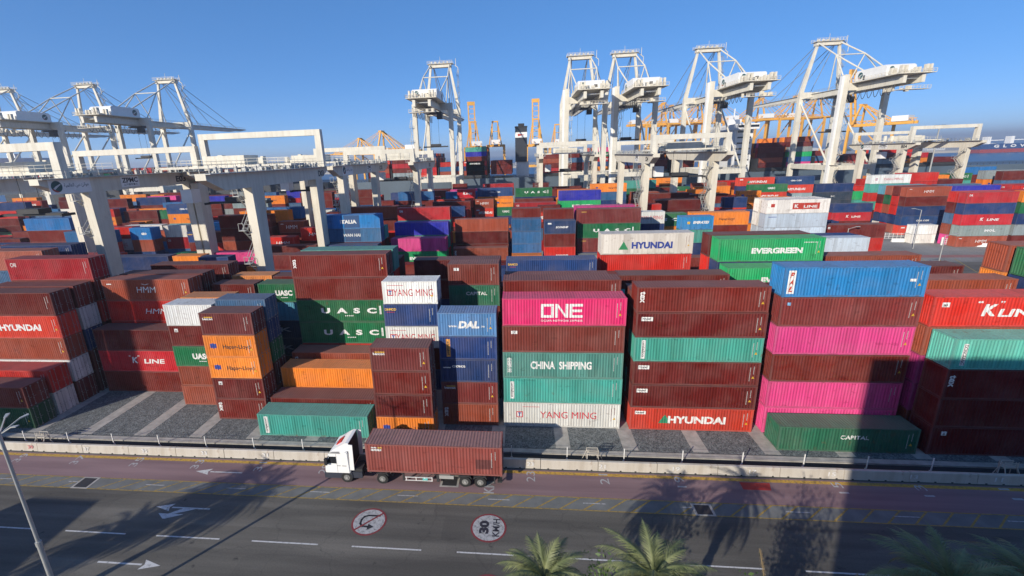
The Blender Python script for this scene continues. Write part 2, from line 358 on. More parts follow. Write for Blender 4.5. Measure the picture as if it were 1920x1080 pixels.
def kind_meshes(L, H, reefer=False):
    key = (L, H, reefer)
    if key in KINDS: return KINDS[key]
    P, R, F, D, B = cont_parts(L, H, reefer)
    mp, mr, mf, md, mbm = P.mesh('side_panels'), R.mesh('roof'), F.mesh('frame'), D.mesh('door'), B.mesh('locking_bar')
    mp.materials.append(M_PAINT); mr.materials.append(M_ROOF); mf.materials.append(M_FRAME); md.materials.append(M_PAINT); mbm.materials.append(M_FRAME)
    J = MB()      # joined version for the middle distance
    def addm(mb, mi, dx=0, dy=0):
        b0 = len(J.v); J.v += [(v[0]+dx, v[1]+dy, v[2]) for v in mb.v]; J.f += [tuple(i+b0 for i in f) for f in mb.f]; J.mi += [mi]*len(mb.f)
    addm(P, 0); addm(R, 1); addm(F, 2)
    for s_ in (-1, 1):
        addm(D, 0, L/2-.04, s_*(1.219-.16)/2)
        for t in (.33, .72): addm(B, 2, L/2-.04, s_*(1.219*t))
    mj = J.mesh('shipping_container'); mj.materials.append(M_PAINT); mj.materials.append(M_ROOF); mj.materials.append(M_FRAME)
    # marking: small white weight/number columns near the right end, yellow triangle
    K = MB(); rr = random.Random(5); yy = -1.219+.012
    for col_, z0, z1 in ((.95, H-.55, H-2.0), (.62, H-.45, H-1.25)):
        z = z0
        while z > z1: K.quad([(L/2-col_,yy,z-.045),(L/2-col_+rr.uniform(.04,.08),yy,z-.045),(L/2-col_+.07,yy,z),(L/2-col_,yy,z)]); z -= .075
        if col_ == .95: mk_ = K.mesh('marking'); mk_.materials.append(M_LET); K = MB()
    mk2 = K.mesh('marking'); mk2.materials.append(M_LET)
    K = MB(); z = .95 if H < 2.8 else 1.15
    K.quad([(L/2-.74,yy,z-.1),(L/2-.46,yy,z-.1),(L/2-.60,yy,z+.16)])
    ms_ = K.mesh('sticker'); ms_.materials.append(M_LET)
    KINDS[key] = (mp, mr, mf, md, mbm, mj, (mk_, mk2), ms_); return KINDS[key]
WH, BK, YW, RDl, NVl = (.78,.78,.76), (.03,.03,.04), (.75,.45,.06), (.55,.03,.05), (.03,.06,.3)
# code: (colour word, rgb, elements)   element: (type,text/None,cx 0..1,cz 0..1,w,h,colour,bold,shear)
T = lambda s, cx, cz, w_, h_, c=WH, b_=.03, sh=0, rot=0: ('t', s, cx, cz, w_, h_, c, b_, sh, rot)
Q = lambda cx, cz, w_, h_, c=WH: ('q', None, cx, cz, w_, h_, c, 0, 0, 0)
TRI = lambda cx, cz, w_, h_, c: ('tri', None, cx, cz, w_, h_, c, 0, 0, 0)
brown, maroon, red, dred, orange, oran2 = (.145,.019,.014), (.115,.013,.012), (.52,.024,.017), (.34,.016,.022), (.80,.23,.03), (.40,.13,.04)
navy, blue, royal, teal, green, ever, pink = (.018,.045,.145), (.02,.15,.40), (.03,.035,.36), (.07,.33,.27), (.015,.14,.055), (.02,.36,.12), (.72,.07,.26)
rust, salmon, white, grey, skyb, gblue, capg = (.30,.066,.035), (.36,.11,.075), (.72,.71,.67), (.24,.28,.29), (.10,.34,.46), (.06,.13,.24), (.025,.13,.075)
DES = {
 'B': ('brown', brown, []), 'Bx': ('brown', (.165,.021,.016), [T('tex',.045,.62,1.15,.5,WH,.03,0,-90)]), 'Bl': ('brown', (.18,.04,.03), [Q(.1,.78,.62,.34), T('T',.1,.78,.3,.22,BK)]),
 'Bw': ('brown', maroon, [Q(.085,.78,1.1,.42), T('hapgt',.085,.79,.8,.2,BK)]), 'Bt': ('brown', (.14,.018,.015), [Q(.09,.80,.42,.42), TRI(.09,.80,.26,.26,(.1,.1,.1))]),
 'Bb': ('brown', (.16,.032,.03), [T('beacon',.09,.76,1.2,.28), Q(.10,.84,1.0,.1,YW)]), 'Bc': ('brown', (.19,.03,.028), [Q(.06,.80,.3,.3,(.2,.45,.7))]),
 'M': ('dark maroon', maroon, []), 'S': ('rust brown', rust, []), 'Sx': ('rust brown', rust, [T('tex',.045,.62,1.15,.5,WH,.03,0,-90)]), 'Sa': ('salmon', salmon, []),
 'R': ('red', red, []), 'Rd': ('crimson', dred, [T('CAI',.08,.75,.85,.55,(.6,.58,.55))]), 'DR': ('crimson', (.40,.025,.03), [T('DR',.08,.76,.8,.5)]),
 'RH': ('orange red', (.58,.05,.028), [TRI(.29,.5,1.3,1.0,(.03,.25,.13)), T('HYUNDAI',.55,.47,5.7,.85,WH,.045), Q(.085,.80,1.1,.38), T('haegh',.085,.8,.8,.2,BK)]),
 'RK': ('crimson', (.48,.02,.03), [T('K',.40,.56,.85,.85,WH,.035,.15), T('LINE',.62,.50,2.9,.62,WH,.03,.1), T('“     ”',.40,.78,1.5,.2,WH,.03)]),
 'KR': ('bright red', (.60,.028,.018), [T('K',.39,.56,1.2,1.15,WH,.045,.15), T('LINE',.60,.46,3.6,.75,WH,.035,.1), T('“     ”',.39,.86,2.2,.22,WH,.03), Q(.085,.76,.66,.45), T('ab',.085,.76,.34,.28,BK)]),
 'O': ('orange', orange, [T('Hapag-Lloyd',.62,.45,0,.62,(.05,.03,.03),.02), Q(.17,.52,.75,.5,NVl), Q(.17,.52,.12,.66,NVl)]), 'Op': ('orange', orange, []), 'Oq': ('pale orange', (.62,.22,.06), []),
 'G': ('green', green, [T('UASC',.58,.5,0,.75,WH,.05), T('.......',.58,.22,0,.12)]), 'GU': ('green', green, [T('U  A  S  C',.55,.52,7.2,.72,WH,.05), Q(.885,.55,.22,1.1,WH), T('·····',.55,.26,1.1,.16)]),
 'Gd': ('dark green', (.012,.09,.04), [T('D',.3,.45,.5,.5)]), 'GC': ('dark green', capg, [T('CAPITAL',.55,.62,2.5,.42,WH,.02)]),
 'GE': ('bright green', ever, [T('EVERGREEN',.56,.46,5.9,.72,WH,.055), T('EVERGREEN LINE',.87,.84,1.6,.12)]),
 'N': ('navy blue', navy, []), 'Nd': ('navy blue', (.022,.06,.2), [T('DAMCO',.075,.80,1.3,.3,YW,.05), Q(.075,.66,.9,.05,RDl)]), 'Ns': ('navy blue', navy, [T('CRONOS',.33,.72,0,.26,WH,.04), Q(.12,.66,.8,.12,WH)]),
 'Nb': ('navy blue', (.022,.055,.19), [Q(.16,.5,.42,2.0,(.75,.35,.08)), T('abcdel',.16,.5,1.5,.22,BK,.02,0,-90)]),
 'NC': ('navy blue', (.02,.06,.17), [T('CMA CGM',.5,.5,3.6,.5,WH,.04), T('(',.45,.8,.5,.16,WH,.01), T(')',.56,.2,.5,.16,WH,.01)]),
 'Ne': ('navy blue', (.022,.06,.16), [T('ECONSHIP',.57,.5,0,.42,WH,.05,.2), Q(.1,.82,.7,.3,WH)]), 'Re': ('red', (.6,.03,.02), [T('ECONSHIP',.57,.3,0,.42,WH,.05,.2)]),
 'L': ('blue', blue, []), 'La': ('mid blue', (.03,.12,.28), [T('APL',.16,.80,.9,.22)]), 'LD': ('sky blue', (.10,.26,.52), [T('DAL',.53,.5,2.2,.8,WH,.06,.2), T('www.',.26,.42,0,.2), T('.biz',.77,.42,0,.2)]),
 'LP': ('bright blue', (.025,.20,.46), [Q(.055,.5,.62,2.25), T('P',.055,.76,.4,.55,(.5,.05,.03),.05,.3), T('A',.055,.5,.4,.55,(.5,.05,.03),.05,.3), T('L',.055,.24,.4,.55,(.5,.05,.03),.05,.3), Q(.90,.55,.5,.25)]),
 'LE': ('azure blue', (.03,.25,.55), [T('EMIRATES',.62,.55,0,.55,WH,.06,.2), T('SHIPPING LINE',.62,.33,0,.14), Q(.24,.52,.5,.5,YW)]), 'LG': ('azure blue', (.02,.18,.5), [T('GEO',.6,.5,0,.6,WH,.06)]),
 'IT': ('blue', (.03,.2,.48), [Q(.5,.5,3.3,2.7,(.015,.07,.2)), T('ITALIA',.44,.5,3.6,.8,WH,.05)]), 'WN': ('steel blue', (.05,.16,.33), [Q(.5,.5,3.3,2.7,(.02,.06,.16)), T('WAN HAI',.48,.52,3.8,.65,(.6,.62,.62),.04)]),
 'V': ('royal blue', royal, []), 'T': ('teal', teal, []), 'TU': ('teal', (.06,.31,.25), [Q(.075,.5,.42,2.0), T('unialco',.075,.5,1.7,.24,BK,.02,0,-90)]),
 'TD': ('pale teal', (.10,.42,.34), [Q(.075,.48,.42,2.05), T('DONGFANG',.075,.48,1.85,.26,BK,.02,0,-90)]),
 'TC': ('grey green', (.09,.27,.23), [T('CHINA  SHIPPING',.49,.5,6.2,.88,WH,.035), T('中\n国\n海\n运',.055,.5,.5,1.7,WH,.02)]),
 'P': ('pink', pink, []), 'PO': ('bright pink', (.66,.03,.15), [('one',None,.485,.55,4.1,1.45,WH,0,0,0), T('OCEAN NETWORK EXPRESS',.485,.15,4.1,.2,WH,.01)]), 'Pk': ('magenta', (.5,.04,.2), []),
 'W': ('white', white, []), 'WY': ('white', (.70,.70,.66), [T('YANG MING',.56,.5,5.9,.8,RDl,.0), Q(.14,.5,.7,.72,RDl), Q(.14,.5,.5,.52,WH), T('T',.14,.5,.34,.46,NVl,.06), T('-----------------',.24,.86,0,.05,RDl)]),
 'HW': ('white', (.72,.70,.65), [T('HYUNDAI',.56,.42,5.4,.95,NVl,.05), TRI(.25,.42,1.3,1.15,(.03,.25,.1))]), 'KW': ('white', (.72,.71,.68), [Q(.63,.52,5.2,1.3,(.5,.05,.03)), T('K',.48,.52,.8,.75,WH,.04), T('LINE',.7,.48,2.6,.5,WH,.03), Q(.1,.6,.75,.7,(.5,.05,.03))]),
 'CS': ('pale blue white', (.55,.62,.68), [T('CSAV',.18,.35,3.0,.9,(.08,.08,.1),.03,.2)]), 'Wb': ('pale blue white', (.52,.60,.68), [Q(.12,.8,1.6,.12,NVl)]),
 'Y': ('grey', grey, []), 'YM': ('pale grey', (.26,.33,.33), [T('MOL',.62,.5,2.6,.7,WH,.05)]), 'K': ('sky blue', skyb, []), 'Gb': ('grey blue', gblue, []),
 'HM': ('rust brown', (.30,.065,.035), [T('HMM',.5,.52,2.7,.8,WH,.0,.1), T('∨',.5,.8,1.2,.15), Q(.08,.82,.7,.14)]), 'Hr': ('bright red', (.60,.025,.015), [T('HMM',.56,.5,3.2,.7,WH,.0,.25)]),
 'NM': ('dark blue grey', (.03,.05,.08), [T('K',.5,.5,1.6,.6,(.5,.5,.5),.02)]),
}
REEF = {'HW', 'KW', 'CS', 'Wb'}
def paint_of(code, rr):
    cw, rgb, el = DES[code]; j = rr.uniform(.86, 1.14); k = rr.uniform(-.04, .04)
    return cw, tuple(max(.008, min(.85, c*j*(1+k*(i-1)))) for i, c in enumerate(rgb)), el
X0, S = -2.05, 13.166
STD, HC = 2.591, 2.896
C_ALL = []      # dicts: x,y (centre), z, L, H, code, stack phrase
STK = []        # stacks: x0, x1, y0, y1, top
def stack(k, sub, Y, codes, hc=99, where='', n_std=None, dx=0):
    """k: bay, sub: '' 40 ft, 'a'/'b' 20 ft halves; Y: front face; codes bottom->top; hc: number of high-cube ones from the bottom"""
    L = 12.192 if sub == '' else 6.058
    xl = X0+S*k+(6.5 if sub == 'b' else 0)+dx; z = 0.02; codes = codes.split()
    n = len(codes)
    for i, c in enumerate(codes):
        H = HC if i < hc else STD
        C_ALL.append(dict(x=xl+L/2, y=Y+1.219, z=z, L=L, H=H, code=c, lvl=i, n=n, where=where, sid=len(STK))); z += H+.012
    STK.append((xl, xl+L, Y, Y+2.44, z))
R_ = [39.98, 42.84, 45.7, 48.56, 51.42, 54.3, 57.1, 60.0, 62.9]
A = stack
# ---- first block, row 0 (nearest the road)
A(2,'',R_[0],'GC',0,'standing alone in front behind the wall')
A(-2,'',R_[0],'TU',0,'alone in front left of the truck cab')
A(-1,'a',R_[0],'O M B Bb',0,'stack just behind the truck cab')
A(-5,'',R_[0],'Gd B',0,'low stack at the left edge nearest the road')
A(3,'',R_[0],'Bt B Bx TD',4,'front stack at the right edge under the pale teal one')
A(-6,'',R_[0],'B R',0,'low stack beyond the left edge nearest the road')
# row 1
A(0,'',R_[1],'WY TU TC Bl PO',5,'stack topped by the bright pink one')
A(1,'',R_[1],'RH Bw Bw TU Bw Bx',0,'six-high stack right of the pink-topped stack')
A(2,'',R_[1],'P P B P Bc LP',6,'stack topped by the bright blue one')
A(3,'',R_[1],'S Pk Pk S KR',5,'stack topped by the bright red one at right edge')
A(-1,'b',R_[1],'Sx Bb Ns Nb LD',0,'short stack topped by the sky blue one')
A(-2,'',R_[1],'B',1,'just behind the front teal one left of the truck')
A(-3,'b',R_[1],'Bx Bt O O Bb',0,'short stack with two orange ones at left')
A(-5,'',R_[1],'W R',2,'low stack second row at the left edge')
A(-6,'',R_[1],'W R',0,'low stack second row beyond the left edge')
# row 2
A(0,'',R_[2],'B N B R B B',0,'stack right behind the pink-topped stack')
A(1,'',R_[2],'B T B R B',5,'stack behind the six-high stack')
A(2,'',R_[2],'B N B P B',5,'stack behind the blue-topped stack')
A(3,'',R_[2],'B N M Pk',0,'stack behind the red-topped stack')
A(-1,'a',R_[2],'WY N B WY Nd WY',0,'short stack topped by a white one with red lettering')
A(-2,'',R_[2],'B Op',0,'low stack with orange top left of the truck')
A(-3,'a',R_[2],'S S G Bt W',0,'short stack topped by the plain white one')
A(-3,'b',R_[2],'S M G N Gb',2,'short stack behind the two orange ones')
A(-5,'',R_[2],'M W S RH B',5,'tall stack at the left edge with orange red lettering')
A(-6,'',R_[2],'M B S R B',5,'tall stack beyond the left edge')
# row 3
A(3,'',R_[3],'B N B T S',5,'stack two rows behind the red-topped stack')
A(-2,'',R_[3],'B Sx',2,'low stack behind the low orange top')
A(-3,'a',R_[3],'B N S G Oq',0,'short stack with orange roof behind the plain white one')
A(-4,'',R_[3],'B RK M',3,'three-high stack at left by the open gravel')
A(-5,'',R_[3],'M B N W B',5,'left stack with a pale door end second from top')
A(0,'',R_[3],'B O B G Sa',5,'stack third row behind the pink-topped stack')
A(1,'',R_[3],'B M N B T',0,'stack third row behind the six-high stack')
A(-1,'b',R_[3],'B M N B',0,'short low stack behind the sky blue top')
# row 4
A(-2,'',R_[4],'B R GU GU B Bx',6,'tall stack with two green lettered ones left of centre')
A(-4,'',R_[4],'B M R Hr HM',5,'stack topped by rust brown one at left with white letters')
A(-5,'',R_[4],'B N B R B Rd',6,'tall stack topped by the crimson one at left')
A(0,'',R_[4],'B R N Op B',5,'stack fourth row behind the pink-topped stack')
A(1,'',R_[4],'B G M B B',5,'stack fourth row behind the six-high stack')
A(-1,'b',R_[4]-.6,'B N M B GC Bl',2,'short stack with dark green second from top near centre')
A(4,'',48.2,'G M N B N G',6,'stack at the right edge near the road gap')
A(4,'',51.2,'B S N R Op S',6,'stack with orange at right edge') 
# row 5
A(-2,'',R_[5],'B M N G R T',6,'tall stack topped by the teal roof left of centre')
A(-4,'',R_[5],'B N M B M',5,'stack behind the white-lettered rust brown one at left')
A(-3,'a',R_[5],'N B M S B',0,'short brown-topped stack left of the green lettered one')
A(-3,'b',R_[5],'B NM NM K G',0,'short stack topped by the green lettered one at left')
A(2,'',R_[5],'B G N GE GE',5,'stack behind the bright blue top with a half-hidden green one')
A(3,'',R_[5],'B N B S M',5,'maroon-topped stack right of the green ones')
A(0,'',R_[5],'B O G',3,'low stack fifth row near the centre')
# row 6
A(1,'',R_[6],'B N G Bx Bb',0,'stack under the white lettered refrigerated one', dx=-.3)
A(-6,'',R_[6],'B N B W Gb Sa',6,'salmon-topped tall stack at the left edge')
A(-3,'a',R_[6]+1.6,'B B R M Oq',0,'short orange-topped stack behind the brown one at left')
A(-3,'b',R_[6]+1.2,'B B R M M',0,'short stack behind the green lettered one at left')
A(-2,'',R_[6],'B M N G B M',0,'stack behind the teal roof left of centre')
# row 7
A(0,'',R_[7],'B M R N Nd',5,'stack topped by navy one right of centre', dx=-.1)
A(2,'',R_[7]-1.0 if False else 57.3,'B M R G N GE',6,'tall stack topped by the bright green lettered one')
A(3,'',R_[7],'B N G B S',5,'rust-topped stack right of the bright green top')
A(-4,'',R_[7]-.4,'B M N R M',5,'stack at the back of the first block at left')
A(-6,'',R_[8]-1.5,'B M R N V N',6,'navy-topped tall stack at the left edge')
A(-1,'',R_[7]+.6,'B M N B M',5,'dark-roofed stack behind the centre-left short stacks', 0)
# row 8
A(1,'',R_[8]-.5,'B M N G R HW',6,'stack topped by the white lettered refrigerated one', dx=-.3)
A(2,'',R_[8]-2.4 if False else 60.4,'B M R N R M',6,'maroon-topped tall stack behind the bright green top')
N_B1 = len(C_ALL)
# ---- second block
def A2(k, sub, Y, codes, hc=99, where=''): stack(k, sub, Y, codes, hc, where)
A2(-2,'',94.4,'B N GE P',4,'pink-topped stack in the second block')
A2(-2,'',98.1,'B M R T V',5,'royal-blue-topped stack in the second block')
A2(-2,'',101.4,'B N G R T DR',6,'crimson-topped stack in the second block')
A2(-3,'',91.0,'B M N B WN IT',6,'stack topped by the blue one with a dark square panel')
A2(-3,'',94.0,'B M N B T',5,'stack behind the dark square panels')
A2(-3,'',105.6,'B M N R B S',6,'brown-topped stack behind the dark square panels')
A2(-1,'',97.3,'B M Sx',3,'rust low stack at the centre of the second block')
A2(-1,'',101.6,'B N B M S',5,'rust-topped stack at the centre of the second block')
A2(0,'a',89.0,'B R Op',3,'short orange-topped low stack at the centre')
A2(0,'a',92.2,'B N Gb La La La',0,'short stack with three blue ones near the centre')
A2(0,'a',95.2,'B N B G M B',6,'short stack behind the three blue ones')
A2(0,'b',88.7,'B M N Re B Ne',0,'short stack topped by the lettered navy one')
A2(0,'b',92.5,'B M N R S B',6,'short stack behind the lettered navy top')
A2(1,'',91.0,'B M N Bb GU Bb',6,'brown-topped stack with a green lettered one below')
A2(1,'',96.3,'B M N G M Pk',6,'stack with long pink top right of centre')
A2(2,'a',99.2,'B M N La N WY',0,'short white-topped stack with red letters right of centre')
A2(2,'b',90.5,'B M N N T LE',0,'short azure-topped stack right of centre')
A2(2,'',104,'B M N O GU',5,'green-topped stack behind the azure one')
A2(3,'',104,'B M N B O',5,'long orange-topped stack right of centre')
A2(4,'',99.3,'B M Wb Wb Wb KW',6,'white-topped stack with a red square panel')
A2(4,'',102.3,'B M Wb Wb W W',6,'white stack behind the red square panel')
A2(4,'',87.0,'B M N CS',4,'pale-blue-topped low stack behind the bright green top')
A2(4,'',90.0,'B M N N',4,'navy low stack behind the pale blue one')
A2(5,'',101.5,'B N R Bt',4,'brown low stack beside the open yard at right')
A2(5,'a',106.5,'B M N N',4,'short navy stack by the open yard at right')
A2(-4,'a',91.0,'B M R Sx Hr',0,'short bright-red-topped stack behind the left crane leg')
A2(-4,'b',93.5,'B M N B Hr',5,'short bright red stack right of the left crane legs')
A2(-4,'a',96.5,'B M N R B HM',0,'short white-lettered brown stack behind the bright red one')
A2(-4,'b',79,'B N M Bt',4,'short brown stack in front of the bright red one')
A2(-5,'',95.0,'B M N S B B',6,'brown-topped stack between the crane legs at left')
A2(-5,'',103,'B M N B M O',6,'orange-topped stack behind the brown one at left')
A2(-5,'',109.5,'B M N G B L',6,'blue-topped stack at the back of the left second block')
A2(-5,'a',79.5,'B M S O',4,'short orange stack between the crane legs')
A2(-5,'b',78,'B T T Nd',4,'short navy and teal stack between the crane legs')
A2(-6,'',79.5,'B M N N',4,'long navy low stack at left')
A2(-6,'a',101,'B M S B Nd',0,'short navy-topped stack between the two left legs')
A2(-6,'b',100,'B M N R B',0,'short brown stack between the two left legs')
A2(-6,'',105,'B M N R LE',5,'azure-topped stack behind the short navy top')
A2(-7,'a',99.0,'B G N S LG',5,'short azure-topped stack left of the crane leg')
A2(-7,'b',102,'B G La Rd W',5,'short white-topped stack left of the azure one')
A2(-7,'',82,'B M N R',4,'long low stack at the far left')
A2(-8,'',95,'B M N R La',5,'blue stack under the crane girder at far left')
A2(-8,'',101,'B M N WY Hr',5,'red-topped stack under the crane girder at far left')
A2(-9,'',98,'B M N S B L',6,'blue-topped stack under the crane girder at far left')
A2(-8,'',127.5,'B M N T O NC',6,'navy stack with white letters behind the left legs')
# ---- third block and the right-hand yard
A2(-7,'',140,'B M N R B YM',6,'pale grey topped stack behind the girder leg')
A2(-7,'',151,'B M N R B O',6,'far orange-topped stack at left')
A2(-11,'',166,'B M N R Pk P',6,'far pink-topped stack at left')
A2(-9,'',163,'B M N R O B',6,'far brown stack at left')
A2(-3,'',151,'B M N R B La',6,'far blue-topped stack left of the tall crane')
A2(-2,'',151,'B M N B RH',5,'far stack with red letters near the centre')
A2(-2,'b',155,'B M N R B RK',6,'far short crimson stack near the centre')
A2(-1,'a',149,'B M N RH HM',5,'far short rust brown stack with white letters')
A2(-1,'b',150.5,'B M N G O',5,'far short orange stack over a green one')
A2(-1,'',158,'B M N R O NC',6,'far navy stack with white letters at the centre')
A2(0,'',153,'B M N B N GU',6,'far green lettered stack at the centre')
A2(1,'',137,'B M N R GE V',6,'far royal-blue-topped stack right of centre')
A2(1,'',141,'B M N R G O',6,'far orange-topped stack right of centre')
A2(3,'',141,'B M N B B B',0,'far wide brown stack right of centre')
A2(4,'',146,'B M N Gb B',5,'far brown-topped stack with a grey blue one')
A2(5,'a',141,'B M N O O O',0,'short triple orange stack right of centre')
A2(5,'',186,'B M N R NC',5,'far navy stack below the cream crane')
A2(7,'',172,'B R N YM RH NC',6,'tall stack with grey and red lettered ones at right')
A2(6,'',172,'B R M R N RH',6,'red stack left of the tall grey and red one')
A2(8,'',172,'B M NM NM N',5,'navy-topped stack at the right middle')
A2(8,'',161.5,'B RK N',3,'three-high navy-topped stack by the open yard')
A2(9,'',150.6,'RH NC N B HM',5,'stack with white-lettered rust brown top at right')
A2(9,'',153.6,'Sa N R R B',5,'second row behind the white-lettered rust brown top')
A2(9,'',156.6,'R N S G Sa',5,'third row behind the white-lettered rust brown top')
A2(9,'',159.6,'W N R M K',5,'fourth row behind the white-lettered rust brown top')
A2(9,'',131.5,'HM YM RK N DR',5,'front right stack with the crimson top')
A2(9,'',134.5,'P S Gb M R',5,'row behind the front right crimson top')
A2(10,'',131.5,'B Y N G O',5,'stack cut by the right edge')
A2(10,'',134.5,'B Y R G R',5,'row behind the stack cut by the right edge')
A2(8,'b',137,'W W',0,'short rusty white pair by the right-hand yard')
A2(10,'',150.6,'B N O Gb V',5,'royal-blue-topped stack at far right')
A2(10,'',156.6,'B N O R Gb',5,'far right stack behind the royal blue top')
A2(11,'',146,'B N R M KR',5,'bright-red-topped stack at far right')
A2(11,'',152,'B N R M Rd',5,'crimson-topped stack at far right')
N_HAND = len(C_ALL)
# ---- the rest of the yard behind, heights varied, same bays and rows
rr = random.Random(4)
POOL = ['B']*26+['S']*8+['M']*9+['R']*7+['Rd']*5+['N']*9+['NC']*4+['O']*6+['Op']*3+['La']*3+['L']*1+['G']*3+['GU']*2+['GE']*1+['T']*3+['P']*2+['WY']*1+['W']*1+['Y']*3+['RH']*3+['RK']*2+['HM']*2+['V']*1+['Gb']*3+['DR']*2
def free(x0, x1, y0, y1):
    for a, b_, c, d, t in STK:
        if x0 < b_-.1 and x1 > a+.1 and y0 < d+.15 and y1 > c-.15: return False
    return True
def fill(ks, rows, hmin, hmax, p=.9, where=''):
    for Y in rows:
        for k in ks:
            xl = X0+S*k
            if rr.random() > p: continue
            n = rr.randint(hmin, hmax)
            if rr.random() < .3:
                for sub in 'ab':
                    o = 6.5*(sub == 'b')
                    if free(xl+o, xl+o+6.06, Y, Y+2.44): stack(k, sub, Y, ' '.join(rr.choice(POOL) for _ in range(max(1, n-rr.randint(0, 1)))), rr.choice([0, 99]), where)
            elif free(xl, xl+12.19, Y, Y+2.44): stack(k, '', Y, ' '.join(rr.choice(POOL) for _ in range(n)), rr.choice([0, 99, 99]), where)
fill(range(-10, 5), [70.4, 73.3, 76.2, 82.2, 85.2], 2, 3, .8)
fill(range(-14, 4), [88.1, 110, 113, 116, 119], 2, 4, .75)
fill(range(-16, 6), [122.5, 125.5, 128.5, 131.5, 134.5, 143.5, 146.5], 3, 5, .75)
fill(range(-18, 7), [160.5, 163.5, 169.5, 175.5, 178.5, 181.5, 187.5], 4, 6, .85)
fill(range(-18, -7), [137, 140, 154.5, 157.5], 4, 6, .8)
fill(range(9, 24), [166, 172, 178, 184, 190, 196], 3, 6, .85)
fill(range(12, 24), [158, 160.9], 3, 5, .8)
fill(range(4, 24), [200, 206], 3, 5, .55)
print('containers', len(C_ALL), 'hand', N_HAND)
# which containers show largest from the photographed side: paint the boxes far to near on a small id grid
def visible():
    W_, H_ = 480, 270; sc = W_/1920; buf = np.full((H_, W_), -1, np.int32); r, u, f = (np.array(v) for v in (CR, CU, CF))
    cx, cy = 960-.035672*1920, 540-.00779*1920
    order = sorted(range(len(C_ALL)), key=lambda i: -math.hypot(C_ALL[i]['x'], C_ALL[i]['y']))
    for i in order:
        c = C_ALL[i]; L2 = c['L']/2
        P8 = np.array([(c['x']+a*L2, c['y']+b_*1.219, c['z']+d*c['H']) for a in (-1, 1) for b_ in (-1, 1) for d in (0, 1)])-np.array([0, 0, CAM_H])
        zz = P8@f
        if zz.min() < 1: continue
        px = (cx+CAM_F*(P8@r)/zz)*sc; py = (cy-CAM_F*(P8@u)/zz)*sc
        faces = [(0,1,5,4), (1,3,7,5)]+([(4,5,7,6)] if c['x'] < 0 else [(0,1,3,2)])
        for fc in faces:
            q = [(px[j], py[j]) for j in fc]; x0, x1 = max(0, int(min(a for a, _ in q))), min(W_-1, int(max(a for a, _ in q))+1)
            y0, y1 = max(0, int(min(b_ for _, b_ in q))), min(H_-1, int(max(b_ for _, b_ in q))+1)
            if x0 >= x1 or y0 >= y1: continue
            X, Y = np.meshgrid(np.arange(x0, x1)+.5, np.arange(y0, y1)+.5); pos = np.ones(X.shape, bool); neg = pos.copy()
            for (a, b_), (c_, d) in zip(q, q[1:]+q[:1]):
                s_ = (c_-a)*(Y-b_)-(d-b_)*(X-a); pos &= s_ >= 0; neg &= s_ <= 0
            m_ = pos | neg; buf[y0:y1, x0:x1][m_] = i
    ids, cnt = np.unique(buf[buf >= 0], return_counts=True)
    return dict(zip(ids.tolist(), cnt.tolist()))
VIS = visible()
NEAR_PX = 60
keep = set(sorted(VIS, key=lambda i: -VIS[i])[:300])
print('visible', len(VIS), 'kept', len(keep), 'min px', min(VIS[i] for i in keep))
LV = ['ground-level', 'second-level', 'third-level', 'fourth-level', 'fifth-level', 'top-level']
_lm = {}
def lettering(code, L, H, reefer, low):
    """cached list of (name, mesh, colour, position)"""
    key = (code, L, H, low)
    if key in _lm: return _lm[key]
    out = []; geo = panel_geo(L)
    for (ty, s_, cx, cz, w_, h_, col_, bo, sh, rot) in DES[code][2]:
        if L < 7 and w_ > 4.4 and ty == 't': w_ = 4.4; cx = max(cx, .56)
        if L < 7 and cx < .12: cx *= 1.7
        x = -L/2+cx*L; z = .15+cz*(H-.3); back = .003 if ty == 'q' else 0
        if low and ty == 't' and h_ < .3: continue
        if ty == 't':
            me = text_mesh(s_, w_, h_, bo, sh, 1 if low else 3, rot); nm = 'lettering'
        else:
            K = MB()
            if ty == 'one':
                w3 = w_*.31; a_ = .27
                for k_ in range(3):
                    xa = -w_/2+k_*(w_-w3)/2; xb = xa+w3; zb_, zt_ = -h_/2, h_/2
                    rq = lambda p, q, r_, t_: K.quad([(p,0,r_),(q,0,r_),(q,0,t_),(p,0,t_)])
                    if k_ == 0: rq(xa, xa+a_, zb_, zt_); rq(xb-a_, xb, zb_, zt_-a_*1.1); rq(xa+a_, xb-a_, zb_, zb_+a_); rq(xa+a_, xb, zt_-a_, zt_)
                    if k_ == 1: rq(xa, xa+a_, zb_, zt_); rq(xb-a_, xb, zb_, zt_); K.quad([(xa+a_,0,zt_),(xb-a_,0,zb_+a_*1.3),(xb-a_,0,zb_),(xa+a_,0,zt_-a_*1.3)])
                    if k_ == 2: rq(xa, xa+a_, zb_, zt_); rq(xa+a_, xb, zb_, zb_+a_); rq(xa+a_, xb, zt_-a_, zt_); rq(xa+a_, xb-.08, -a_/2, a_/2)
            elif ty == 'q': K.quad([(-w_/2,0,-h_/2),(w_/2,0,-h_/2),(w_/2,0,h_/2),(-w_/2,0,h_/2)])
            else: K.quad([(-w_/2,0,-h_/2),(w_/2,0,-h_/2),(0,0,h_/2)])
            me = K.mesh(); nm = {'q': 'panel', 'one': 'lettering'}.get(ty, 'emblem')
        if not reefer and not low: drape(me, x, geo)
        if not me.materials: me.materials.append(M_LET)
        yo = -1.219+(.020 if not reefer else .012)-.004
        out.append((nm, me, (*col_, 1), (x, yo+back*(1 if col_ != WH else .7), z)))
    # avoid coplanar layers: push later elements forward
    out = [(a, b_, c, (p[0], p[1]-.0025*i, p[2])) for i, (a, b_, c, p) in enumerate(out)]
    _lm[key] = out; return out
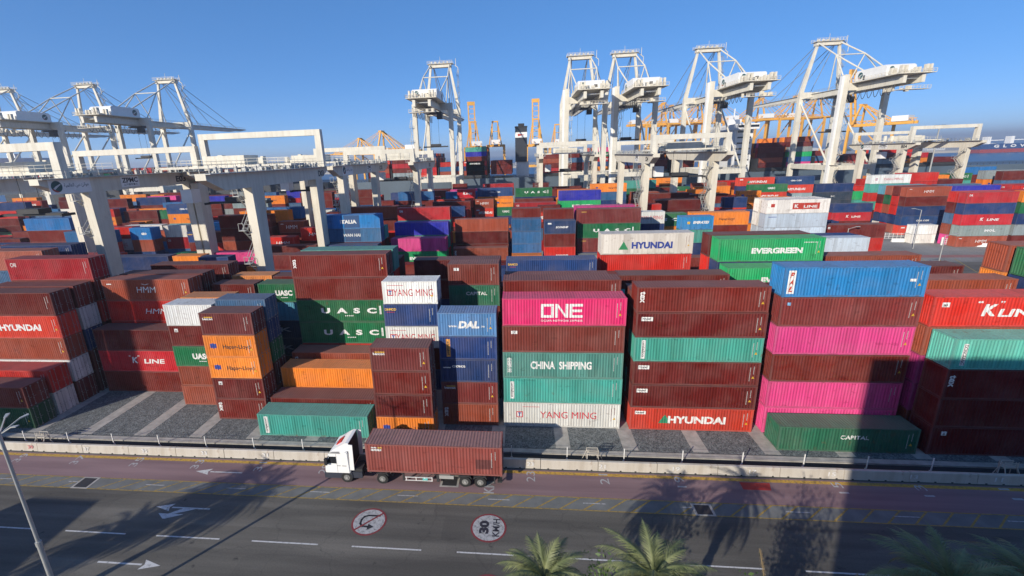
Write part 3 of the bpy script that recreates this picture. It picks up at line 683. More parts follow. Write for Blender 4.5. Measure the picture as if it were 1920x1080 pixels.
NUM = ['second', 'third', 'fourth', 'fifth', 'sixth', 'seventh', 'eighth', 'ninth', 'tenth', 'eleventh', 'twelfth', 'thirteenth', 'fourteenth', 'fifteenth', 'sixteenth', 'seventeenth', 'eighteenth', 'nineteenth', 'twentieth']
rl = random.Random(9)
auto = {}
used_labels = {}
mass = []
for i, c in enumerate(C_ALL):
    code = c['code']; reefer = code in REEF
    cw, rgb, el = paint_of(code, rl); c['rgb'] = rgb
    if i not in keep: mass.append(c); continue
    mp, mr, mf, md, mbm, mj, mk_, ms_ = kind_meshes(c['L'], c['H'], reefer)
    size = 'long' if c['L'] > 7 else 'short'
    lvl = 'topmost' if c['lvl'] == c['n']-1 and c['n'] > 1 else LV[min(5, c['lvl'])]
    wh = c['where']
    if not wh:
        wh = 'unmarked far stack'; auto.setdefault(c['sid'], len(auto)); side = 'left' if c['x'] < -40 else 'right' if c['x'] > 60 else 'centre'
        wh = 'far stack, row %d from the road, bay %d at the %s' % (round((c['y']-41)/2.9)+1, round((c['x']+240)/13.166), side)
    label = f"{cw} container" + (f" {wh}" if c['n'] == 1 else f", {lvl}, {wh}")
    label = ' '.join(label.split()[:16])
    near = c['y'] < 66.5 and VIS[i] >= 40
    col_ = (*rgb, 1)
    loc = (c['x'], c['y']+rl.uniform(-.03, .03), c['z'])
    dx = rl.uniform(-.04, .04)
    if near:
        t = empty('shipping_container', (loc[0]+dx, loc[1], loc[2]), 0, label, 'shipping container', 'stacked shipping containers')
        link('side_panels', mp, parent=t, color=col_); link('roof', mr, parent=t, color=col_); link('frame', mf, parent=t, color=col_)
        for s_ in (-1, 1):
            d = link('door', md, parent=t, loc=(c['L']/2-.04, s_*(1.219-.16)/2, 0), color=col_)
            for q in (.33-.5, .72-.5):
                link('locking_bar', mbm, parent=d, loc=(0, s_*1.219*(q+.5)-s_*(1.219-.16)/2, 0), color=(.3, .3, .3, 1))
        mcol = (.62,.60,.58,1) if rgb[0] < .6 or rgb[2] < .3 else (.2,.05,.05,1)
        for q in mk_: link('marking', q, parent=t, color=mcol)
        if rl.random() < .6: link('sticker', ms_, parent=t, color=(.7,.42,.03,1))
    else:
        t = link('shipping_container', mj, loc=(loc[0]+dx, loc[1], loc[2]), color=col_)
        tag(t, label, 'shipping container', 'stacked shipping containers')
    for (nm, me, lc, p) in lettering(code, c['L'], c['H'], reefer, not near):
        o = link(nm, me, parent=t, loc=p, color=lc)
# the rest of the yard's containers as one body
def box_template(L, H):
    W = 1.219; e = L/2; K = MB()
    K.box(-e+.1, e-.1, -W+.045, W-.045, .12, H-.03)
    for sy in (-1, 1):
        a, b_ = (W-.1, W) if sy > 0 else (-W, -W+.1)
        K.box(-e+.1, e-.1, a, b_, H-.12, H-.02); K.box(-e+.1, e-.1, a, b_, .02, .16)
        for sx in (-1, 1): K.box(*( (e-.14, e) if sx > 0 else (-e, -e+.14)), *((W-.14, W+.002) if sy > 0 else (-W-.002, -W+.14)), 0, H)
    return np.array(K.v), K.f
class Mass:
    def __init__(s): s.v = []; s.f = []; s.c = []; s.nv = 0
    def add(s, V, F, rgb):
        s.v.append(V); s.f += [tuple(i+s.nv for i in f) for f in F]; s.nv += len(V); s.c.append(np.tile(np.array([*rgb, 1.]), (len(V), 1)))
    def build(s, name, mat):
        me = bpy.data.meshes.new(name); me.from_pydata(np.concatenate(s.v).tolist(), [], s.f)
        a = me.color_attributes.new('col', 'FLOAT_COLOR', 'POINT'); a.data.foreach_set('color', np.concatenate(s.c).ravel())
        me.materials.append(mat); o = bpy.data.objects.new(name, me); COL.objects.link(o); return o
def mesh_arrays(me):
    n = len(me.vertices); co = np.empty(n*3); me.vertices.foreach_get('co', co); return co.reshape(-1, 3), [tuple(p.vertices) for p in me.polygons]
TPL = {(L, H): box_template(L, H) for L in (12.192, 6.058) for H in (STD, HC)}
_la = {}
def mass_container(Ms, x, y, z, L, H, code, rgb, letters=True):
    V, F = TPL[(L, H)]; Ms.add(V+np.array([x, y, z]), F, rgb)
    if not letters: return
    for (nm, me, lc, p) in lettering(code, L, H, code in REEF, True):
        if me.name not in _la: _la[me.name] = mesh_arrays(me)
        LVv, LF = _la[me.name]
        if len(LVv): Ms.add(LVv+np.array([x+p[0], y+p[1]-.02, z+p[2]]), LF, lc[:3])
ms = Mass()
for i, c in enumerate(mass): mass_container(ms, c['x'], c['y'], c['z'], c['L'], c['H'], c['code'], c['rgb'], VIS.get(C_ALL.index(c), 0) > 3 if False else c['y'] > 66)
MASS_END = lambda: tag(ms.build('container_mass', M_MASS), 'multicoloured mass of smaller containers filling the rear of the yard', 'shipping containers', kind='stuff')
# ================================================================ cranes
def flat_text(name, s_, w_, h_, parent, loc, face, col=BK, bold=.03, z=None):
    """lettering on an upright face; face: '-y', '+x', '-x' or 'up' (reading away from the camera)"""
    me = text_mesh(s_, w_, h_, bold, 0, 3); me.materials.append(M_LET)
    o = link(name, me, parent=parent, color=(*col, 1))
    o.location = loc
    if face == '+x': o.rotation_euler = (0, 0, rad(90))
    if face == '-x': o.rotation_euler = (0, 0, rad(-90))
    if face == 'up': o.rotation_euler = Matrix(((0,0,-1),(1,0,0),(0,-1,0))).to_euler()
    if face == 'upx': o.rotation_euler = Matrix(((1,0,0),(0,0,1),(0,-1,0))).to_euler()
    return o
def railing(mb, p, q, h=1.1, step=1.8, t=.05):
    p, q = Vector(p), Vector(q); L = (q-p).length; n = max(1, int(L/step))
    for i in range(n+1):
        a = p.lerp(q, i/n); mb.bar(a, a+Vector((0,0,h)), t, t)
    for z in (h, h*.55): mb.bar(p+Vector((0,0,z)), q+Vector((0,0,z)), t, t)
def zigzag(mb, x, y, z0, z1, wx, wy, step=2.6, plate=True):
    z = z0; sgn = 1
    while z+step <= z1:
        a = Vector((x, y-sgn*wy/2, z)); b_ = Vector((x, y+sgn*wy/2, z+step))
        mb.bar(a+Vector((-wx/2,0,0)), b_+Vector((-wx/2,0,0)), .09, .22); mb.bar(a+Vector((wx/2,0,0)), b_+Vector((wx/2,0,0)), .09, .22)
        for k in range(5): c_ = a.lerp(b_, (k+.5)/5); mb.box(c_.x-wx/2, c_.x+wx/2, c_.y-.12, c_.y+.12, c_.z-.02, c_.z+.02)
        mb.box(x-wx/2-.1, x+wx/2+.1, min(b_.y, b_.y+sgn*.9), max(b_.y, b_.y+sgn*.9), b_.z-.06, b_.z+.04)
        mb.bar(a+Vector((-wx/2,0,1)), b_+Vector((-wx/2,0,1)), .05, .05); mb.bar(a+Vector((wx/2,0,1)), b_+Vector((wx/2,0,1)), .05, .05)
        for e_ in (-1, 1): mb.bar(b_+Vector((e_*wx/2,sgn*.9,0)), b_+Vector((e_*wx/2,sgn*.9,1.1)), .05, .05)
        mb.bar(b_+Vector((-wx/2,sgn*.9,1.1)), b_+Vector((wx/2,sgn*.9,1.1)), .05, .05)
        z += step; sgn = -sgn
def machinery(mb, x0, x1, y0, y1, z, n, seed, k_=1.0):
    r_ = random.Random(seed)
    for _ in range(n):
        a, c = r_.uniform(x0, x1), r_.uniform(y0, y1); w_, d, h = k_*r_.uniform(.3, 1.3), k_*r_.uniform(.3, 1.6), k_*r_.uniform(.4, 2.0)
        mb.box(a, min(a+w_, x1+.5), c, c+d, z, z+h)
def emblem(parent, loc, r, face):
    """round badge: dark disc with a pale wave, green top and red foot"""
    D = MB(); D.disc((0, 0), r, 'y', -.02, 0, 28); o = D.build('emblem', M_LET, parent, loc, (.03,.10,.10,1))
    W_ = MB(); pts = [(r*.95*math.cos(t), r*.95*math.sin(t)) for t in [math.pi*.95+i*.12 for i in range(0, 18)]]
    W_.prism([(-r*.7,-r*.28),(-r*.2,.05*r),(r*.75,r*.5),(r*.72,r*.28),(r*.1,-r*.12),(-r*.45,-r*.55)], 'y', -.05, -.021)
    wv = W_.build('emblem_wave', M_LET, o, None, (.7,.7,.68,1))
    R2 = MB(); R2.prism([(r*.98*math.cos(t), r*.98*math.sin(t)) for t in [math.pi*1.1+i*.13 for i in range(13)]], 'y', -.035, -.021)
    R2.build('emblem_foot', M_LET, o, None, (.45,.05,.05,1))
    if face == '+x': o.rotation_euler = (0, 0, rad(90))
    if face == '-x': o.rotation_euler = (0, 0, rad(-90))
    return o
ARAB = ''.join(reversed('\uFEE3\uFEEE\uFE8D\uFEE7\uFE8A \uFEA9\uFE91\uFEF2 \uFE8D\uFEDF\uFECC\uFE8E\uFEDF\uFEE4\uFEF4\uFE94'))
def rmg(XL, XR, Y0, Y1, YA, YB, frames, label, text=None, sides='+x', ztop=27.4, stair=1, trolley=.5, seed=1, textpos=None, lstart=None):
    zt, zb = ztop, ztop-2.35
    t = empty('yard_gantry_crane', (0, 0, 0), 0, label, 'gantry crane', 'yard gantry cranes over the stacks')
    XC = (XL+XR)/2; t.location = (XC, (YA+YB)/2, 0); off = -Vector(t.location)
    def put(mb, name, mat, par=t): o = mb.build(name, mat, par); o.location = off; return o
    Y0_ = Y0
    for X in (XL, XR):
        Y0 = lstart if (lstart and X == XL) else Y0_
        g = MB(); poly = [(Y0, zt), (Y0, zb+1.5), (Y0+3.5, zb), (Y1-3.5, zb), (Y1, zb+1.5), (Y1, zt)]
        g.prism(poly, 'x', X-.75, X+.75)
        gi = put(g, 'girder', M_CREAM)
        rl_ = MB()
        for sx in (-1, 1):
            rl_.box(X+sx*.75, X+sx*1.45, Y0, Y1, zt-.12, zt-.04) if sx > 0 else rl_.box(X-1.45, X-.75, Y0, Y1, zt-.12, zt-.04)
            railing(rl_, (X+sx*1.4, Y0, zt-.04), (X+sx*1.4, Y1, zt-.04))
        machinery(rl_, X-.6, X+.3, Y0+2, Y1-3, zt+.02, int((Y1-Y0)/1.0), seed+int(X), .5)
        put(rl_, 'walkway', M_STEEL)
        for Y in ((YB,) if (lstart and X == XL) else (YA, YB)):
            l = MB(); l.prism([(Y-1.5, zb), (Y+1.5, zb), (Y+1.0, 2.6), (Y-1.0, 2.6)], 'x', X-.72 if X == XL else X-.72, X+.72)
            put(l, 'leg', M_CREAM)
            bg_ = MB(); bg_.box(X-.9, X+.9, Y-1.2, Y+1.2, 1.2, 2.6)
            put(bg_, 'leg_foot', M_CREAM)
        if stair and not (lstart and X == XL):
            st = MB(); zigzag(st, X-1.6, YA, 3, zb-1, .8, 2.6); put(st, 'stairway', M_STEEL)
    for Y in (YA, YB):
        s_ = MB(); s_.box(XL+.72, XR-.72, Y-.7, Y+.7, 1.3, 2.5)
        put(s_, 'sill_beam', M_CREAM)
        for X in (XL, XR):
            w_ = MB()
            for dx in (-1.8, -.9, .9, 1.8): w_.disc((X+dx, .5), .42, 'y', Y-.15, Y+.15, 14)
            w_.box(X-2.3, X+2.3, Y-.35, Y+.35, .55, 1.2); put(w_, 'bogie', M_DARK)
    for (Y, z) in frames:
        f = MB(); f.box(XL-.6, XR+.6, Y-.6, Y+.6, z-1.15, z); put(f, 'top_frame', M_CREAM2)
        for X in (XL, XR):
            p_ = MB(); p_.prism([(X-.62, z-1.15), (X+.62, z-1.15), (X+.7, zt), (X-.7, zt)], 'y', Y-.58, Y+.58); put(p_, 'frame_post', M_CREAM2)
    # trolley with machinery, cab below and spreader
    Yt = Y0+(Y1-Y0)*trolley
    tr = MB(); tr.box(XL-.4, XR+.4, Yt-3, Yt+3, zt+.5, zt+.9); tr.box(XC-4, XC+4, Yt-2.4, Yt+2.2, zt+.9, zt+2.6); machinery(tr, XC-7, XC+6, Yt-2.6, Yt+2, zt+.9, 14, seed)
    railing(tr, (XL, Yt-3, zt+.9), (XR, Yt-3, zt+.9)); railing(tr, (XL, Yt+3, zt+.9), (XR, Yt+3, zt+.9)); put(tr, 'trolley', M_CREAM2)
    sp = MB(); sp.box(XC-5.8, XC+5.8, Yt-.5, Yt+.5, 21.3, 21.7); sp.box(XC-2, XC+2, Yt-1.1, Yt+1.1, 21.7, 22.5)
    for sx in (-1, 1): sp.box(XC+sx*6-.2, XC+sx*6+.2, Yt-1.2, Yt+1.2, 21.2, 21.6); sp.bar((XC+sx*1.6, Yt, 22.5), (XC+sx*1.6, Yt, zt+.5), .06)
    put(sp, 'spreader', M_DARK)
    cb = MB(); cb.box(XL+2.0, XL+4.2, Yt-1.2, Yt+1.2, zb-3.4, zb-.9); put(cb, 'operator_cab', M_WHITE)
    if text:
        X = XR+.757 if sides == '+x' else XL-.757; sg = 1 if sides == '+x' else -1
        for (kind, y_, w_) in textpos:
            if kind == 'id': flat_text('sign_lettering', text, 2.6, 1.15, t, Vector((X+.02*sg, y_, (zt+zb)/2-.1))+off, sides)
            if kind == 'maker':
                pb = MB(); pb.box(X-.01, X+.01, y_-w_*.55, y_+w_*.55, zb+.35, zt-.25); put(pb, 'sign_plate', M_WHITE)
                flat_text('sign_lettering', 'ZPMC', w_*.95, .8, t, Vector((X+.025*sg, y_, zb+1.45))+off, sides); flat_text('sign_lettering', '上海振华重工', w_*.85, .35, t, Vector((X+.025*sg, y_, zb+.72))+off, sides, bold=.01)
            if kind == 'logo':
                pb = MB(); pb.box(X-.01, X+.01, y_-w_*.5, y_+w_*.5, zb+.1, zt-.15); put(pb, 'sign_plate', M_WHITE)
                emblem(t, Vector((X+.02*sg, y_-sg*w_*.33, (zt+zb)/2))+off, .82, sides)
                flat_text('sign_lettering', ARAB, w_*.6, .8, t, Vector((X+.025*sg, y_+sg*w_*.14, (zt+zb)/2))+off, sides, bold=.0)
    return t
rmg(-94.9, -68.0, 58.0, 92.3, 66.6, 88.6, [(62.3, 32.5), (91.6, 32.4)], 'cream gantry crane with white E03 plate on its long girder at left', 'E03', textpos=[('logo', 62.5, 6.5), ('maker', 73.2, 3.4), ('id', 85.2, 3)], seed=2, trolley=.3)
rmg(-66.2, -41.0, 55.4, 93.0, 66.6, 88.6, [(92.4, 34.7)], 'cream gantry crane with a tall goal-post frame, marked D03', 'D03', textpos=[('id', 89.8, 3)], seed=3, trolley=.7, lstart=85.5)
rmg(-62.0, -41.0, 96.0, 137.5, 102.5, 126.5, [(136.8, 32.2)], 'cream gantry crane with a badge behind the tall goal-post one', 'C03', textpos=[('logo', 104.5, 6.5), ('maker', 120, 3.4), ('id', 130.2, 3)], seed=4, trolley=.35)
rmg(-50.0, -30.6, 127, 160, 133, 153, [(129.5, 31), (158.5, 30.7)], 'small-looking cream gantry crane below the single tall quay crane', 'B03', textpos=[('id', 150, 3)], seed=5, trolley=.75)
rmg(7.0, 26.0, 164, 197, 168.5, 190, [(167, 32.0), (194, 31.6)], 'cream gantry crane in front of the dark funnel', 'A04', None or '-x', textpos=[('id', 190, 3)], seed=6, trolley=.4)
rmg(31.5, 48.0, 112.5, 158, 121.5, 150.5, [(115, 31.6), (156, 31.2)], 'cream gantry crane with stairs on its leg right of centre', 'C04', '-x', textpos=[('maker', 128, 3.4), ('id', 118, 3)], seed=7, trolley=.2)
rmg(139.5, 160.5, 180.0, 214, 186.6, 207, [(183.5, 33), (212, 32)], 'cream gantry crane with a wide stair leg by the open yard at right', 'B04', '-x', textpos=[('id', 185, 3), ('maker', 195, 4), ('logo', 204, 6)], seed=8, trolley=.6)
# ---------------------------------------------------------------- quay cranes
LAND, WATER = 222.0, 252.0
def sts(XC, label, hw=8.6, tilt=0, kind=0, seed=1):
    t = empty('quay_crane', (XC, LAND, 0), rad(tilt), label, 'quay crane', 'white ship-to-shore cranes on the quay')
    V = WATER-LAND; Gb, Gt, AP = 49.5, 52.0, 75.2; put = lambda mb, n, m: mb.build(n, m, t)
    for u in (-hw, hw):
        for v in (0, V):
            l = MB(); l.box(u-1.0, u+1.0, v-.9, v+.9, 3, 56 if (v == 0 and u < 0 and kind == 0) else Gt+.6); put(l, 'leg', M_CREAM2)
            w_ = MB(); w_.box(u-3.8, u+3.8, v-.6, v+.6, .5, 2.2); w_.box(u-1.4, u+1.4, v-.8, v+.8, 2.2, 3.0)
            for k in range(-3, 4): w_.disc((u+k*1.1, .5), .45, 'y', v-.25, v+.25, 12)
            put(w_, 'bogie', M_DARK)
        b_ = MB(); b_.box(u-.75, u+.75, .9, V-.9, 16.5, 18.6); put(b_, 'portal_beam', M_CREAM2)
        d = MB(); d.bar((u, V-.5, Gb-1.5), (u, 3, 19.5), .8, n=10); put(d, 'brace', M_CREAM2)
        d = MB(); d.bar((u, V-.5, Gb), (u*.8, V-7, Gb+.3), .5, n=8); put(d, 'brace', M_CREAM2)
    for v in (0, V):
        b_ = MB(); b_.box(-hw+1.0, hw-1.0, v-.7, v+.7, 16.5, 18.6); put(b_, 'portal_beam', M_CREAM2)
        b_ = MB(); b_.box(-hw+1.0, hw-1.0, v-.8, v+.8, Gb+.1, Gt+.5); put(b_, 'cross_beam', M_CREAM2)
        b_ = MB(); b_.box(-hw+1.0, hw-1.0, v-.5, v+.5, 3.2, 4.6); put(b_, 'sill_beam', M_CREAM2)
    for u in (-3.3, 3.3):
        g = MB(); g.box(u-.6, u+.6, -24, V+3, Gb-.3, Gt-.2); put(g, 'girder', M_CREAM2)
        g = MB(); g.prism([(V+3.4, Gt-.4), (V+3.4, Gb), (V+55, Gb+.7), (V+62, Gt-.7), (V+62, Gt-.4)], 'x', u-.55, u+.55); put(g, 'boom', M_CREAM2)
    g = MB()
    for i in range(14): v = V+6+i*4.2; g.box(-2.7, 2.7, v-.15, v+.15, Gt-1.0, Gt-.7)
    for i in range(13): v = -22+i*4.2; g.box(-2.7, 2.7, v-.2, v+.2, Gt-1.3, Gt-.9)
    for e_ in (-1, 1): railing(g, (e_*4.2, -24, Gt), (e_*4.2, V+60, Gt-.4), 1.1, 3, .09); g.box(*sorted((e_*3.9, e_*4.4)), -24, V+60, Gt-.5, Gt-.35)
    put(g, 'girder_walkway', M_STEEL)
    # A-frame
    ax = 4.9
    for e_ in (-1, 1):
        a = MB(); a.bar((e_*hw, V, Gt+.5), (e_*ax, V-1, AP-1.6), 1.7, 1.4, 1.0, .9); put(a, 'apex_leg', M_CREAM2)
        a = MB(); mid = Vector((e_*(ax+1.2), V*.42, AP-9.2)); a.bar((e_*ax, V-1.5, AP-1), mid, .62, n=8); a.bar(mid, (e_*3.9, -12, Gt+.2), .62, n=8)
        a.disc((0, 0), .01, 'z', 0, .01, 3); put(a, 'backstay', M_CREAM2)
        a = MB(); a.bar(mid, (e_*(hw-.4), .3, Gt+.6), .55, n=8); a.bar(mid, (e_*3.6, V*.6, Gt), .5, n=8); put(a, 'strut', M_CREAM2)
        a = MB()
        for (v, z) in ((V+26, Gt), (V+52, Gt), (V+14, Gt)): a.bar((e_*ax*.8, V, AP-.8), (e_*3.3, v, z), .3, n=6)
        put(a, 'forestay', M_STEEL)
    a = MB(); a.bar((-ax-1.2, V*.42, AP-9.2), (ax+1.2, V*.42, AP-9.2), .5, n=8); put(a, 'strut', M_CREAM2)
    a = MB(); a.box(-ax-.9, ax+.9, V-2.0, V+.6, AP-2.2, AP-.6); a.box(-ax-1.6, ax+1.6, V-2.8, V+1.6, AP-.6, AP-.4)
    railing(a, (-ax-1.6, V-2.8, AP-.4), (ax+1.6, V-2.8, AP-.4), 1.2, 1.3, .1); railing(a, (-ax-1.6, V+1.6, AP-.4), (ax+1.6, V+1.6, AP-.4), 1.2, 1.3, .1)
    for k in range(5): a.box(-ax+k*2.1, -ax+k*2.1+.7, V-1.2, V-.2, AP-.4, AP+.7)
    a.bar((0, V-1, AP), (0, V-1, AP+3), .12)
    a.bar((ax+1.5, V-1, AP-.4), (ax+4.3, V-1, AP-2.6), .3); a.bar((ax+4.3, V-1, AP-2.6), (ax+4.3, V-1, AP-5.5), .2); a.bar((ax+3.2, V-1, AP-1.6), (ax+3.2, V-1, AP+1.8), .2)
    put(a, 'apex_platform', M_CREAM)
    a = MB()
    if kind == 0: zigzag(a, hw-1.4, V-1, Gt+1, AP-3, .8, 2.2)
    else: zigzag(a, hw+.4, V-1, Gt+1, AP-3, .8, 2.2)
    put(a, 'apex_stairs', M_STEEL)
    # machinery house at the rear
    m_ = MB(); m_.prism([(-17, Gt+.7), (-17, Gt+4.2), (-16, Gt+4.9), (-1.5, Gt+4.9), (-.6, Gt+4.2), (-.6, Gt+.7)], 'x', -5.4, 5.4); mh = put(m_, 'machinery_house', M_WHITE)
    dd = MB(); dd.box(-5.42, -5.40, -6.2, -5.2, Gt+.9, Gt+2.7); dd.box(-3, -2, -17.03, -17.0, Gt+1, Gt+2.8); dd.box(1, 2.4, -17.03, -17.0, Gt+2, Gt+3.2); dd.build('house_door', M_DARK, mh)
    emblem(mh, (-5.42, -3.6, Gt+2.8), 1.35, '-x'); emblem(mh, (-3.4, -17.03, Gt+3.3), .9, '-y'); emblem(mh, (5.42, -3.6, Gt+2.8), 1.35, '+x')
    p_ = MB(); p_.box(-6.6, 6.6, -25, .5, Gt+.35, Gt+.6); railing(p_, (-6.6, -25, Gt+.6), (6.6, -25, Gt+.6), 1.2, 1.2, .1); railing(p_, (-6.6, -25, Gt+.6), (-6.6, 0, Gt+.6), 1.2, 1.6, .1)
    for u in (-5, -3.6, 3.6, 5): p_.box(u-.35, u+.35, -24.5, -23, Gt+.6, Gt+3.4); p_.box(u-.35, u+.35, -19.5, -18.4, Gt+.6, Gt+3.2)
    machinery(p_, -5, 4, -24, -18, Gt+.6, 12, seed); machinery(p_, -6, 5, -24, -14, Gb-2.6, 10, seed+3)
    p_.box(-5.5, 5.5, -25.2, -22, Gb-2.8, Gb-2.6); railing(p_, (-5.5, -25.2, Gb-2.6), (5.5, -25.2, Gb-2.6), 1.1, 1.2, .1)
    put(p_, 'rear_platform', M_CREAM)
    f_ = MB(); n = 13
    for i in range(n):
        v0 = -21+i*(V+14)/n; prev = None
        for k in range(7):
            q = k/6; p = Vector((-4.6, v0+q*(V+14)/n, Gb-.4-3.6*(1-(2*q-1)**2)))
            if prev is not None: f_.bar(prev, p, .22, n=5)
            prev = p
    put(f_, 'festoon_cable', M_DARK)
    tr = MB(); vt = 4 if kind else V*.55; tr.box(-4, 4, vt-3, vt+3, Gb-1.2, Gb-.5); tr.box(2.0, 4.4, vt-4.6, vt-2.2, Gb-3.8, Gb-1.2); tr.box(-6, 6, vt-.6, vt+.6, 33, 33.6); tr.box(-2.5, 2.5, vt-1, vt+1, 33.6, 34.6)
    for e_ in (-1, 1): tr.bar((e_*1.8, vt, 34.6), (e_*1.8, vt, Gb-1), .09)
    put(tr, 'trolley', M_DARK)
    st = MB(); zigzag(st, -hw+(1.9 if kind == 0 else -1.9), 0, 4, Gb-1, 1.1, 2.6, 3.2)
    st.box(-hw-1.5, -hw+1.5, -1.8, 1.8, 18.7, 18.9); railing(st, (-hw, -1.8, 18.8), (hw, -1.8, 18.8), 1.1, 1.5, .08); put(st, 'stair_tower', M_CREAM)
    tw = MB(); tw.box(-hw-1.9, -hw-1.0, -.8, .8, 4, 55.5) if kind == 0 else tw.box(-hw-1.6, -hw-1.0, -.5, .5, 4, 30); put(tw, 'lift_shaft', M_WHITE)
    return t
sts(146.5, 'rightmost white quay crane with its house over the open yard', seed=1, tilt=1.5)
sts(92.0, 'white quay crane, second from the right', seed=2, tilt=1.5)
sts(51.5, 'white quay crane, right one of the close pair', seed=3)
sts(29.5, 'white quay crane, left one of the close pair', seed=4, tilt=-.6)
sts(-41.3, 'single white quay crane left of the dark funnel', kind=1, seed=5)
sts(-195, 'white quay crane with long boom, nearest the middle of the left three', kind=1, seed=6)
sts(-244.5, 'white quay crane in the middle of the left three', kind=1, seed=7)
sts(-297, 'white quay crane cut by the left edge', kind=1, seed=8)
# ---------------------------------------------------------------- yellow cranes far behind
def yellow(X, Y, rz, label, up=False, H=42, hw=11, apex=66):
    t = empty('yellow_quay_crane', (X, Y, 0), rad(rz), label, 'harbour crane', 'yellow cranes in the far basin'); put = lambda mb, n: mb.build(n, M_YELLOW, t)
    for u in (-hw, hw):
        for v in (0, 26):
            l = MB(); l.bar((u, v, 0), (u*.93, v, H+2), 2.0, 2.0); put(l, 'leg')
        b_ = MB(); b_.box(u-.8, u+.8, 1, 25, 14, 16); b_.bar((u, 25, H-2), (u, 2, 17), .9); put(b_, 'brace')
    for v in (0, 26): b_ = MB(); b_.box(-hw+1, hw-1, v-.9, v+.9, 14, 16); b_.box(-hw, hw, v-1, v+1, H, H+2.4); put(b_, 'cross_beam')
    g = MB()
    for u in (-3.5, 3.5):
        g.box(u-.7, u+.7, -20, 27, H+.1, H+2.6)
        for k in range(12): g.bar((u, -19+k*3.8, H+2.6), (u, -17.1+k*3.8, H+5), .3); g.bar((u, -17.1+k*3.8, H+5), (u, -15.2+k*3.8, H+2.6), .3)
        g.bar((u, -19, H+5), (u, 27, H+5), .4)
    put(g, 'girder')
    a = MB()
    for u in (-1, 1): a.bar((u*hw*.7, 25, H+2), (u*3, 22, apex), 1.4); a.bar((u*3, 22, apex), (u*4, -4, H+3), .8); a.bar((u*3, 22, apex), (u*5, 6, H+3), .9)
    a.box(-4, 4, 21, 24, apex-1, apex+.6); a.bar((-3.5,13.5,(apex+H)/2+3), (3.5,13.5,(apex+H)/2+3), .6); put(a, 'apex_frame')
    b_ = MB()
    if up:
        for u in (-3.5, 3.5): b_.bar((u, 28, H+2), (u, 36, H+52), 1.3, 1.6)
        for k in range(9): b_.bar((-3.5, 28.6+k, H+6+k*5.6), (3.5, 28.6+k, H+6+k*5.6), .6)
        b_.box(-4.4, 4.4, 35, 37, H+49, H+53)
    else:
        for u in (-3, 3): b_.bar((u, 28, H+1.4), (u*.6, 78, H+2.4), 1.3, 2.0, .8, .9); b_.bar((u, 23, apex), (u, 62, H+2), .35); b_.bar((u, 23, apex), (u, 45, H+2), .35)
        for k in range(10): b_.bar((-3, 30+k*4.5, H+1.5), (3, 30+k*4.5, H+1.5), .5)
    put(b_, 'boom'); h_ = MB(); h_.box(-5, 5, -16, -4, H+2.8, H+7.5); h_.build('machinery_house', M_WHITE, t)
yellow(-50, 520, 12, 'yellow crane with raised boom left of the dark funnel', True, 36)
yellow(-30, 560, 4, 'low yellow crane between the raised boom and the dark funnel', False, 38, apex=68)
yellow(17, 520, 0, 'yellow crane with raised boom right of the dark funnel', True, 36)
yellow(50, 640, 0, 'yellow crane half hidden by the white pair', False, 38)
yellow(-120, 470, 82, 'yellow crane with its long boom across behind the single quay crane', False, 34, apex=56)
yellow(-175, 560, 82, 'distant yellow crane at the left end of the yellow row', False, 34, apex=54)
for (x_, y_, rz_, lab_) in ((150,600,-84,'yellow crane seen between the white quay cranes'),(172,640,-84,'yellow crane behind the one between the white cranes'),(196,610,-84,'yellow crane just left of the second white crane'),(222,620,-84,'yellow crane behind the second white crane'),(262,600,-84,'yellow crane right of the second white crane'),(296,590,-84,'yellow crane before the rightmost white crane'),(326,600,-82,'yellow crane with two humps behind the rightmost leg')):
    yellow(x_, y_, rz_, lab_, False, 56, apex=82)
yellow(335, 470, 30, 'tall yellow crane under the rightmost white house', True, 42, apex=62)
# ---------------------------------------------------------------- ships
def hull(mb, x0, x1, y0, y1, z0, z1, bow=1):
    r_ = 14
    P_ = [(x0, y0+3), (x0+6, y0), (x1-22, y0), (x1-6, (y0+y1)/2-5), (x1, (y0+y1)/2), (x1-6, (y0+y1)/2+5), (x1-22, y1), (x0+6, y1), (x0, y1-3)]
    if bow < 0: P_ = [(x0+x1-a, b_) for a, b_ in P_]
    mb.prism(P_, 'z', z0, z1)
rs = random.Random(21)
def deck_load(bays, y0, ny, z0, hts):
    for i, xb in enumerate(bays):
        for j in range(ny):
            for k in range(max(1, hts[i % len(hts)]+rs.randint(-1, 0))):
                cd_ = rs.choice(POOL); cw, rgb, el = paint_of(cd_, rs)
                mass_container(ms, xb+6.1, y0+1.3+j*2.5, z0+k*2.62, 12.192, STD, cd_, rgb, j == 0 and rs.random() < .5)
M_HULL = plain('hull_slate_blue', (.085,.115,.145), .5, var=.12, scale=.08); M_HULLB = plain('hull_royal_blue', (.015,.05,.16), .45, var=.1, scale=.1); M_HULLR = plain('hull_red_boot', (.28,.035,.03), .6)
M_HULLD = plain('hull_dark', (.03,.035,.045), .5)
